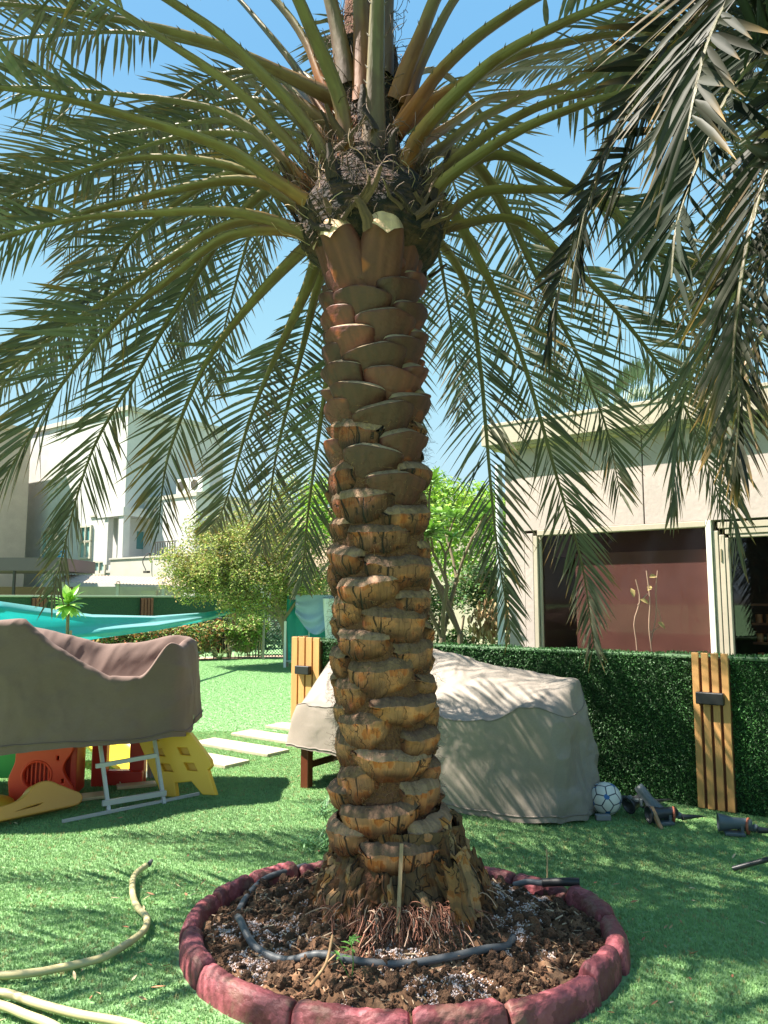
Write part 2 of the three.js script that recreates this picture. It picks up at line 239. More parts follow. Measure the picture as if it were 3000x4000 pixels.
// one frond: azimuth in degrees from the camera's side, [radius, height] points, whole length
function frond(parent, ax, az, flat, length, o = {}) {
  const { leafStart = 0.95, drop = 0.75, dry = 0, scale = 1, single = false, base = 0.135, density = 1, name = 'frond', bare = false } = o;
  const a = (az * Math.PI) / 180, dir = V(Math.sin(a), 0, Math.cos(a)), side = V(Math.cos(a), 0, -Math.sin(a));
  const pts = []; for (let i = 0; i < flat.length; i += 2) pts.push([flat[i], flat[i + 1]]);
  if (pts[0][0] > 0.17) { const s = clamp((pts[1][1] - pts[0][1]) / Math.max(0.05, pts[1][0] - pts[0][0]), 0.35, 1.6); pts.unshift([0.13, pts[0][1] - (pts[0][0] - 0.13) * s * 0.9 - 0.03]); }
  let L = 0; for (let i = 1; i < pts.length; i++) L += Math.hypot(pts[i][0] - pts[i - 1][0], pts[i][1] - pts[i - 1][1]);
  let n = pts.length, ang = Math.atan2(pts[n - 1][1] - pts[n - 2][1], pts[n - 1][0] - pts[n - 2][0]);
  while (L < length) { const st = Math.min(0.3, length - L + 0.001); ang -= drop * st; ang = Math.max(ang, -1.45); const q = pts[pts.length - 1]; pts.push([q[0] + Math.cos(ang) * st, q[1] + Math.sin(ang) * st]); L += st; }
  const bow = rr(-0.05, 0.05);
  const curve = new THREE.CatmullRomCurve3(pts.map(([r, y]) => V(ax.x, 0, ax.z).addScaledVector(dir, r).addScaledVector(side, bow * r * r * 0.5).setY(y)), false, 'centripetal');
  curve.arcLengthDivisions = 300; L = curve.getLength();
  const N = 44, fr = [];
  for (let i = 0; i <= N; i++) { const t = i / N, p = curve.getPointAt(t), T0 = curve.getTangentAt(t); const S = side.clone().addScaledVector(T0, -side.dot(T0)).normalize(), n0 = V(0, 0, 0).crossVectors(T0, S).normalize(); if (n0.y < 0 && T0.y > -0.99 && n0.dot(dir) > 0) n0.negate(); fr.push({ p, T: T0, S, n: V(0, 0, 0).crossVectors(S, T0).normalize() }); }
  for (const f of fr) { if (f.n.clone().dot(V(0, 1, 0).addScaledVector(dir, -0.3)) < 0) f.n.negate(); }
  const wid = (s) => scale * (s < 0.35 ? lerp(base, 0.09, s / 0.35) : s < 0.9 ? lerp(0.09, 0.062, (s - 0.35) / 0.55) : s < 1.5 ? lerp(0.062, 0.034, (s - 0.9) / 0.6) : Math.max(0.006, lerp(0.034, 0.007, (s - 1.5) / (L - 1.5))));
  const ring = [[-1, 0.12], [-0.78, -0.42], [0, -0.85], [0.78, -0.42], [1, 0.12], [0.4, 0.3], [0, 0.16], [-0.4, 0.3], [-1, 0.12]];
  const tone = rr(0.85, 1.2), warm = rr(0, 1);
  const rg = grid(8, N, (u, v) => { const f = fr[Math.round(v * N)], w = wid(v * L) / 2, k = ring[Math.round(u * 8)]; return f.p.clone().addScaledVector(f.S, k[0] * w).addScaledVector(f.n, k[1] * w * 0.9); }, {
    uv: (u, v) => [u, v * L * 0.8],
    color: (u, v) => { const s = v * L; let c = mixc([0.155, 0.13, 0.042], [0.12, 0.12, 0.055], smooth(s, 0.8, 2)); c = mixc(mixc([0.32, 0.11, 0.02], [0.15, 0.09, 0.035], smooth(warm, 0.2, 0.7)), c, smooth(s, 0.1, 0.6)); if (bare) c = [0.42, 0.33, 0.22]; const litEdge = [1.7, 1.1, 0.95, 1.1, 1.7, 1, 0.9, 1, 1.7][Math.round(u * 8)]; return c.map((x) => x * tone * litEdge); },  // side ridges painted paler, as if light caught the stalk edges
  });
  const geos = [rg];
  for (let s = 0.35; s < leafStart && !bare; s += rr(0.08, 0.2)) for (const e of [-1, 1]) { const f = fr[Math.round((s / L) * N)]; const c = new THREE.ConeGeometry(0.005, rr(0.02, 0.04), 4); c.translate(0, 0.01, 0); c.quaternion; const q = new THREE.Quaternion().setFromUnitVectors(V(0, 1, 0), f.S.clone().multiplyScalar(e).addScaledVector(f.T, 1.2).addScaledVector(f.n, 0.4).normalize()); c.applyQuaternion(q); c.translate(...f.p.clone().addScaledVector(f.S, e * wid(s) * 0.48).toArray()); c.setAttribute('color', new THREE.Float32BufferAttribute(new Float32Array(c.attributes.position.count * 3).map((_, i) => [0.2, 0.17, 0.08][i % 3]), 3)); geos.push(c); }
  const R = part(name, geos, M.rachis, parent);
  if (bare) return R;
  // leaflets, folded blades in two rows and several planes
  const P = [], C = [], I = []; let vtx = 0; const step = 0.032 / density;
  let s = leafStart;
  const groupTilt = [0, 0];
  while (s < L - 0.02) {
    const t = (s - leafStart) / (L - leafStart);
    for (let e = 0; e < 2; e++) {
      if (rnd() < 0.03) continue;
      const sg = e ? 1 : -1, ss = s + rr(-0.008, 0.008), fi = clamp((ss / L) * N, 0, N - 0.001), i0 = Math.floor(fi), k = fi - i0, f0 = fr[i0], f1 = fr[i0 + 1];
      const p = f0.p.clone().lerp(f1.p, k), TT = f0.T.clone().lerp(f1.T, k).normalize(), SS = f0.S.clone().lerp(f1.S, k).normalize(), NN = f0.n.clone().lerp(f1.n, k).normalize();
      let len = (t < 0.15 ? lerp(0.24, 0.42, t / 0.15) : t < 0.6 ? 0.42 : lerp(0.42, 0.17, (t - 0.6) / 0.4)) * rr(0.85, 1.12) * scale, w = (0.0165 + 0.006 * (1 - t)) * rr(0.75, 1.2) * (scale > 1 ? 1.35 : 1);
      const th = lerp(scale > 1 ? 1.15 : 1.0, scale > 1 ? 0.6 : 0.45, t) + rr(-0.14, 0.14); groupTilt[e] = rnd() < 0.35 ? rr(-0.25, 0.55) : groupTilt[e];
      const up = groupTilt[e] + rr(-0.12, 0.12);
      const d = TT.clone().multiplyScalar(Math.cos(th)).addScaledVector(SS, sg * Math.sin(th) * Math.cos(up)).addScaledVector(NN, Math.sin(th) * Math.sin(up)).normalize();
      const sag = rr(0.04, 0.18) * (scale > 1 ? 0.7 : 1);
      let wide = V(0, 0, 0).crossVectors(d, NN).normalize(); wide.applyAxisAngle(d, rr(-0.6, 0.6) + sg * 0.5); const fold = V(0, 0, 0).crossVectors(wide, d).normalize();
      const kT = rr(0.7, 1.25) * (scale > 1 ? 0.26 : 1), dr = dry > 0 && t > 0.45 ? dry * rr(0.4, 1) : rnd() < 0.04 ? 0.8 : rnd() < 0.3 ? 0.25 : 0;  // near palm blades get a darker tint in place of shade
      p.addScaledVector(SS, sg * wid(ss) * 0.4);
      const st = [[0, 0.35], [0.18, 0.9], [0.45, 1], [0.75, 0.62], [1, 0.03]], lp = [], lc = [];
      for (const [q, kw] of st) {
        const c0 = p.clone().addScaledVector(d, len * q); c0.y -= sag * len * q * q; const hw = (w / 2) * kw, tipDry = dr > 0 ? smooth(q, 0.9 - dr, 1) : smooth(q, 0.93, 1) * 0.4, col = leafTint(kT, tipDry, 1);
        for (const b of [-1, 0, 1]) { const c1 = c0.clone().addScaledVector(wide, b * hw).addScaledVector(fold, Math.abs(b) * hw * 0.45); lp.push(c1.x, c1.y, c1.z); lc.push(...col); }
      }
      const li = []; for (let r = 0; r < 4; r++) for (let b = 0; b < 2; b++) { const q = r * 3 + b; li.push(q, q + 3, q + 1, q + 1, q + 3, q + 4); }
      if (single) { const g = new THREE.BufferGeometry(); g.setAttribute('position', new THREE.Float32BufferAttribute(lp, 3)); g.setIndex(li); g.computeVertexNormals(); part('leaflet', g, rnd() < 0.04 ? M.leafletTipDry : pick(M.leafletNearShaded), R); }
      else { P.push(...lp); C.push(...lc); for (const q of li) I.push(q + vtx); vtx += 15; }
    }
    s += step * rr(0.7, 1.3) * (scale > 1 ? 1.25 : 1);
  }
  if (!single) { const g = new THREE.BufferGeometry(); g.setAttribute('position', new THREE.Float32BufferAttribute(P, 3)); g.setAttribute('color', new THREE.Float32BufferAttribute(C, 3)); g.setIndex(I); g.computeVertexNormals(); const lm = part('leaflets', g, M.leaflet, R); lm.userData.kind = 'stuff'; }
  return R;
}
// a cut leaf base: outer face and sawn top; sits on a trunk of radius R round the local y axis, facing +z
function bootGeo(R, w, h, p, old, sd) {
  const nu = 26, cr = []; const nc = old ? 2 + Math.floor(hash3(sd, 1, 1) * 3) : 0; for (let i = 0; i < nc; i++) cr.push([hash3(sd, i, 5) * 1.7 - 0.85, 0.006 + 0.012 * hash3(sd, i, 6)]);
  const peak = old ? 0 : (hash3(sd, 9, 9) - 0.5) * 0.9, tiltY = (hash3(sd, 2, 4) - 0.5) * 0.35;
  const g = (u) => Math.pow(Math.max(0, 1 - Math.pow(Math.abs(u), old ? 4.5 : 4)), 0.5);
  const rough = old ? 0.016 : 0.006;
  const prof = old ? [[-0.55, 0.1], [-0.47, 0.5], [-0.32, 0.74], [-0.12, 0.9], [0.07, 1.0], [0.12, 0.97]] : [[-0.7, 0.05], [-0.5, 0.35], [-0.2, 0.62], [0.08, 0.86], [0.28, 1.0], [0.31, 0.98]];
  const cut = old ? [[0.12, 0.97], [0.25, 0.74], [0.34, 0.45], [0.4, 0.0]] : [[0.31, 0.98], [0.37, 0.72], [0.44, 0.42], [0.5, 0.0]];
  const pos = (u0, yy, d0) => {
    const u = u0 * 2 - 1, G = g(u); let d = old ? p * d0 * (0.4 + 0.6 * G) : p * d0 * (0.45 + 0.55 * G);
    for (const [c, dep] of cr) d -= dep * Math.exp(-(((u - c) / 0.035) ** 2)) * d0;
    d += rough * (fbm(u * 3 + sd, yy * 6, sd, 3) - 0.5) * 2 * G;
    let y = h * yy; y += old ? h * ((0.2 + 0.3 * hash3(sd, 3, 8)) * u * u * (yy < 0 ? 1.2 : 0.2) + 0.18 * (fbm(u * 4, sd * 1.7, 3, 3) - 0.5)) : h * (yy < 0 ? 0.15 * u * u : -0.17 * Math.abs(u - peak) * (yy > 0.2 && yy < 0.42 ? 1 : 0.8)) ;
    y += h * tiltY * u * 0.5;
    const a = (u * w) / 2 / R, q = R - 0.02 + d + 0.02 * G; return V(Math.sin(a) * q, y, Math.cos(a) * q);
  };
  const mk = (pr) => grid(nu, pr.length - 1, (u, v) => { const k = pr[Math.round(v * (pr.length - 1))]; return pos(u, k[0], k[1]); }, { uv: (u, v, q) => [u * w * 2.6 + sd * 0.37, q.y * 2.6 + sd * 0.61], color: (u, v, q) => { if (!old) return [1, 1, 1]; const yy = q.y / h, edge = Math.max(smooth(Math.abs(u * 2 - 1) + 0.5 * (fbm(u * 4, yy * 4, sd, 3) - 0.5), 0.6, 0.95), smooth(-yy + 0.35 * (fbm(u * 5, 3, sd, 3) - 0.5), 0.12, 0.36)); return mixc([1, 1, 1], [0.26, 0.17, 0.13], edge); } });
  return [mk(prof), mk(cut)];
}
const palm = thing('date_palm', 'tall date palm in the middle with rough cut leaf bases and wide green crown', 'palm tree');
{
  const core = mat([0.13, 0.05, 0.025], 0.95, { bumpMap: T.noise, bumpScale: 0.02 });
  part('trunk', grid(48, 130, (u, v) => { const y = lerp(0.05, 5.0, v), a = u * 2 * Math.PI, c = axis(y); let R = y > 2.35 ? 0.188 : 0.208; R = y < 0.45 ? lerp(0.36, 0.215, smooth(y, 0.05, 0.45)) : R; if (y > 3.5) R = lerp(R, 0.1, Math.min(1, (y - 3.5) / 0.9)); R += 0.03 * (fbm(a * 3, y * 9, 2, 4, 0, 0) - 0.5); return V(c.x + Math.sin(a) * R, y, c.z + Math.cos(a) * R); }, { uv: (u, v) => [u * 4, v * 14] }), core, palm);
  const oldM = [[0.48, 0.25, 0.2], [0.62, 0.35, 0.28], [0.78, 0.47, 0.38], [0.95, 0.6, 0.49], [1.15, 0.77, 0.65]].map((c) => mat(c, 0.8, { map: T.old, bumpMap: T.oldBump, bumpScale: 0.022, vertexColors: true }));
  const newM = [0.45, 0.6, 0.85].map((k) => mat([k * 1.2, k * 0.66, k * 0.64], 0.55, { map: T.fresh, bumpMap: T.noise, bumpScale: 0.003 }));
  const oldCut = [mat([0.33, 0.2, 0.13], 0.9, { map: T.streak, bumpMap: T.noise, bumpScale: 0.01 }), mat([0.2, 0.11, 0.07], 0.9, { map: T.streak, bumpMap: T.noise, bumpScale: 0.01 })];
  const newCut = [mat([0.62, 0.46, 0.28], 0.7, { map: T.streak }), mat([0.45, 0.31, 0.18], 0.7, { map: T.streak })];
  let i = 0;
  for (let y = 0.4; y < 3.08; i++) {
    const old = y < 2.22 + rr(-0.28, 0.2), R = y < 0.7 ? lerp(0.25, 0.205, (y - 0.4) / 0.3) : old ? 0.2 : 0.18;
    const w = old ? rr(0.23, 0.42) : rr(0.25, 0.3), h = old ? rr(0.13, 0.19) : rr(0.15, 0.175), p = old ? rr(0.036, 0.066) : rr(0.078, 0.096);
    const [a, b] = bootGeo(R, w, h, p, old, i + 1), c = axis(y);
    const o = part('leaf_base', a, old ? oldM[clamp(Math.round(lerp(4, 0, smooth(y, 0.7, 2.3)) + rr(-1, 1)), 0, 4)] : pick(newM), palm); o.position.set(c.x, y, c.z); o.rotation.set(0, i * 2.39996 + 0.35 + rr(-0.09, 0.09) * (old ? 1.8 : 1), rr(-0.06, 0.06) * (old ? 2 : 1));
    part('cut_face', b, pick(old ? oldCut : newCut), o);
    y += old ? rr(0.026, 0.034) : 0.0215;
  }
  // two big freshly cut stubs under the crown, and shorter ones round the back
  for (const [az, y, w, h, p, tw] of [[-30, 3.14, 0.17, 0.34, 0.17, 0.12], [12, 3.14, 0.185, 0.34, 0.17, -0.04], [52, 3.2, 0.2, 0.3, 0.1, 0], [-68, 3.18, 0.2, 0.3, 0.1, 0], [100, 3.2, 0.2, 0.3, 0.1, 0], [150, 3.22, 0.2, 0.3, 0.1, 0], [-120, 3.22, 0.2, 0.3, 0.1, 0], [-165, 3.2, 0.2, 0.3, 0.1, 0]]) {
    const c = axis(y), prof = [[-0.55, 0.1, 1.2], [-0.3, 0.4, 1.15], [0, 0.7, 1.05], [0.12, 0.86, 0.94], [0.24, 1, 0.8]], cut = [[0.24, 1, 0.8], [0.4, 0.84, 0.72], [0.54, 0.68, 0.66], [0.7, 0.45, 0.6]];
    const mk = (pr) => grid(16, pr.length - 1, (u, v) => { const k = pr[Math.round(v * (pr.length - 1))], x = u * 2 - 1, G = Math.pow(1 - Math.pow(Math.abs(x), 3), 0.6); const aa = (x * w * k[2]) / 2 / 0.22, q = 0.2 + p * k[1] * (0.3 + 0.7 * G); return V(Math.sin(aa) * q, k[0] * h - (k[1] > 0.95 ? 0.2 * h * Math.pow(1 - Math.abs(x), 1.3) : 0) + 0.03 * h * (fbm(x * 4, az, 3, 3) - 0.5), Math.cos(aa) * q); }, { uv: (u, v, q) => [u * w * 2, q.y * 2] });
    const o = part('leaf_base', mk(prof), mat([0.95, 0.62, 0.56], 0.7, { map: T.fresh, bumpMap: T.noise, bumpScale: 0.004 }), palm); o.position.set(c.x, y, c.z); o.rotation.set(0, (az * Math.PI) / 180, tw); part('cut_face', mk(cut), mat([0.78, 0.5, 0.31], 0.8, { map: T.streak, bumpMap: T.noise, bumpScale: 0.006 }), o);
  }
  // dark fibre collar under and between the leaf stalks
  const fibreTex = tex(512, 512, (u, v) => { const a = fbm(u * 30, v * 8, 3, 5, 30, 8), b = fbm(u * 9, v * 40, 4, 4, 9, 40); return mixc([0.006, 0.003, 0.003], [0.07, 0.03, 0.018], Math.max(0, a * b * 3.4 - 0.45)); });
  part('fibre_collar', grid(90, 60, (u, v) => { const a = u * 2 * Math.PI, y = lerp(3.12, 4.3, v), c = axis(y); let R = v < 0.16 ? lerp(0.22, 0.35, smooth(v, 0, 0.13)) : lerp(0.35, 0.16, smooth(v, 0.22, 0.6)); R *= 1 + 0.32 * (fbm(u * 14, v * 9, 4, 4, 14, 0) - 0.5); return V(c.x + Math.sin(a) * R, y + 0.05 * (fbm(u * 10, v * 8, 9, 3, 10) - 0.5), c.z + Math.cos(a) * R); }, { uv: (u, v) => [u * 3, v * 3] }), mat([1, 1, 1], 0.9, { map: fibreTex, bumpMap: T.noise, bumpScale: 0.03 }), palm);
  const stripM = [[0.1, 0.05, 0.03], [0.16, 0.085, 0.05], [0.05, 0.025, 0.018]].map((c) => mat(c, 0.85, { map: T.streak, bumpMap: T.noise, bumpScale: 0.006 }));
  for (let k = 0; k < 70; k++) { const a = rr(0, 6.28), y = rr(3.16, 3.75), c = axis(y), R = (y < 3.45 ? 0.345 : lerp(0.34, 0.2, (y - 3.45) / 0.4)) + rr(-0.02, 0.02), w = rr(0.025, 0.07), l = rr(0.12, 0.26), sd = k * 1.9; const g = grid(4, 8, (u, v) => V((u - 0.5) * w * (1 - 0.6 * v) + 0.05 * (fbm(v * 2, sd, 2, 2) - 0.5), v * l, 0.012 * Math.pow(1 - Math.abs(u * 2 - 1), 0.7) + 0.06 * v * v * (hash3(k, 1, 1) - 0.3)), { uv: (u, v) => [u * w * 4 + sd, v * l * 2] }); const o = part('sheath_strip', g, pick(stripM), palm); o.position.set(c.x + Math.sin(a) * R, y, c.z + Math.cos(a) * R); o.rotation.set(rr(-0.1, 0.5), a, rr(-1.3, 1.3), 'YXZ'); }
  const strand = tube([[0, 0, 0], [0.03, 0.02, 0.02], [0.05, -0.01, 0.06], [0.09, 0.0, 0.07]], 0.0013, 6, 3), strand2 = tube([[0, 0, 0], [0.02, 0.05, 0.01], [0.0, 0.09, 0.03], [0.03, 0.12, 0.02]], 0.0014, 6, 3);
  const crownF = [], trunkF = [];
  for (let k = 0; k < 1300; k++) { const y = rnd() < 0.72 ? rr(3.2, 3.62) : rr(3.6, 4.5), a = rr(0, 6.28), c = axis(y), R = y < 3.45 ? rr(0.29, 0.35) : lerp(0.33, 0.15, clamp((y - 3.45) / 0.45, 0, 1)) + rr(-0.02, 0.03), g = rr(0.4, 1.3); crownF.push({ p: V(c.x + Math.sin(a) * R, y, c.z + Math.cos(a) * R), q: Q(rr(-1, 1), a + rr(-1.5, 1.5), rr(-1.2, 1.2)), s: rr(0.6, 1.7), c: rnd() < 0.12 ? [0.4 * g, 0.27 * g, 0.17 * g] : [0.1 * g, 0.055 * g, 0.035 * g] }); }
  for (let k = 0; k < 9000; k++) { const y = rr(0.4, 2.4), a = rr(0, 6.28), c = axis(y), R = rr(0.2, 0.248), g = rr(0.4, 1.4); trunkF.push({ p: V(c.x + Math.sin(a) * R, y, c.z + Math.cos(a) * R), q: Q(rr(-1, 1), a + rr(-1.5, 1.5), rr(-1.5, 1.5)), s: rr(0.22, 0.5), c: rnd() < 0.25 ? [0.26 * g, 0.14 * g, 0.07 * g] : [0.07 * g, 0.028 * g, 0.015 * g] }); }
  const fm = mat([1, 1, 1], 0.8);
  instances('crown_fibre', strand2, fm, crownF, palm); instances('trunk_fibre', strand, fm, trunkF, palm);
  // flared root boss with upright bark plates
  const bossR = (a, y) => { const k = smooth(y, 0, 0.45), right = Math.max(0, Math.cos(a - 1.35)); return lerp(0.39, 0.215 + 0.11 * right, k) + 0.05 * right * (1 - k) + 0.05 * (fbm(a * 3.5 + 20, y * 4, 3, 3) - 0.5); };
  part('root_boss', grid(110, 36, (u, v) => { const a = u * 2 * Math.PI, y = lerp(-0.02, 0.5, v), c = axis(y), au = u < 1 ? a : 0; const ridge = 0.045 * (fbm(u * 40, y * 5, 7, 4, 40) - 0.5) * 2, R = lerp(bossR(au, y), bossR(0, y), u > 0.97 ? (u - 0.97) / 0.03 : 0) + ridge; return V(c.x + Math.sin(a) * R, y, c.z + Math.cos(a) * R); }, { uv: (u, v) => [u * 4, v * 1.4] }), mat([0.3, 0.26, 0.24], 0.95, { map: T.old, bumpMap: T.oldBump, bumpScale: 0.02 }), palm);
  const plateM = [[0.32, 0.26, 0.2], [0.5, 0.42, 0.33], [0.85, 0.78, 0.68], [0.25, 0.16, 0.1]].map((c) => mat(c, 0.95, { map: T.old, bumpMap: T.oldBump, bumpScale: 0.015 }));
  for (let k = 0; k < 120; k++) {
    const a = rr(-2.1, 2.1), y = rr(0.04, a > 0.7 && a < 1.9 ? 0.42 : 0.24), hh = rr(0.08, 0.16), w = rr(0.03, 0.07), R = bossR(a < 0 ? a + 6.283 : a, y + hh * 0.3) - 0.004, c = axis(y), sd = k * 3.7;
    const g = grid(6, 7, (u, v) => { const x = (u - 0.5) * w * (1 - 0.35 * v * v) + 0.02 * (fbm(v * 3, sd, 1, 2) - 0.5), d = 0.026 * Math.pow(1 - Math.pow(Math.abs(u * 2 - 1), 2.5), 0.6) + 0.02 * (fbm(u * 3 + sd, v * 5, 2, 3) - 0.5) + (v > 0.95 ? -0.03 : 0) - 0.1 * v * 0.3; return V(x, v * hh * (1 + 0.15 * (fbm(u * 5, sd, 4, 2) - 0.5)), d); }, { uv: (u, v) => [u * w * 3 + sd, v * hh * 3 + sd] });
    const o = part('bark_plate', g, pick(plateM), palm); o.position.set(c.x + Math.sin(a) * R, y, c.z + Math.cos(a) * R); o.rotation.set(rr(-0.1, 0.12), a, rr(-0.25, 0.25), 'YXZ');
  }
  for (let k = 0; k < 34; k++) {
    const a = k < 12 ? rr(0.75, 1.75) : rr(-2, 2), big = k < 12, hh = big ? rr(0.16, 0.3) : rr(0.07, 0.14), w = big ? rr(0.06, 0.12) : rr(0.04, 0.08), y = big ? rr(0.08, 0.24) : rr(0.02, 0.3), R = bossR(a < 0 ? a + 6.283 : a, y) + (big ? 0.03 : 0.015), c = axis(y), sd = 90 + k * 2.9;
    const g = grid(10, 10, (u, v) => V((u - 0.5) * w * (1 - 0.3 * v) + 0.03 * (fbm(v * 4, sd, 1, 3) - 0.5), v * hh * (1 + 0.5 * (fbm(u * 7, sd, 4, 3) - 0.5)), 0.03 * Math.pow(1 - Math.pow(Math.abs(u * 2 - 1), 2), 0.6) + 0.05 * (fbm(u * 5 + sd, v * 5, 2, 4) - 0.5) - 0.05 * v), { uv: (u, v) => [u * w * 2.6 + sd, v * hh * 2.6 + sd] });
    const o = part('bark_plate', g, pick([...plateM, plateM[2]]), palm); o.position.set(c.x + Math.sin(a) * R, y, c.z + Math.cos(a) * R); o.rotation.set(rr(-0.25, 0.1), a + rr(-0.3, 0.3), rr(-0.35, 0.35), 'YXZ');
  }
  // a mop of reddish rootlets at the front of the boss
  const rootG = tube([[0, 0, 0], [0.01, 0.01, 0.03], [0.015, -0.01, 0.06], [0.01, -0.05, 0.085]], 0.0022, 7, 4), rl = [];
  for (let k = 0; k < 1500; k++) { const a = 0.12 + rr(-0.5, 0.55) + (rnd() < 0.25 ? rr(-0.8, 0.9) : 0), y = rr(0.02, 0.24), c = axis(y), R = bossR(a < 0 ? a + 6.283 : a, y) + rr(-0.01, 0.05), g = rr(0.5, 1.4); rl.push({ p: V(c.x + Math.sin(a) * R, y, c.z + Math.cos(a) * R), q: Q(rr(-0.6, 0.9), a + rr(-0.9, 0.9), rr(-0.5, 0.5)), s: rr(0.5, 1.25), c: rnd() < 0.2 ? [0.5 * g, 0.33 * g, 0.24 * g] : [0.2 * g, 0.08 * g, 0.05 * g] }); }
  instances('rootlets', rootG, fm, rl, palm);
  const st = part('dry_strip', bar([0.055, 0.17, -3.25], [0.075, 0.47, -3.4], 0.016, 0.005), mat([0.42, 0.28, 0.16], 0.8, { map: T.streak }), palm); st.name = 'dry_strip';
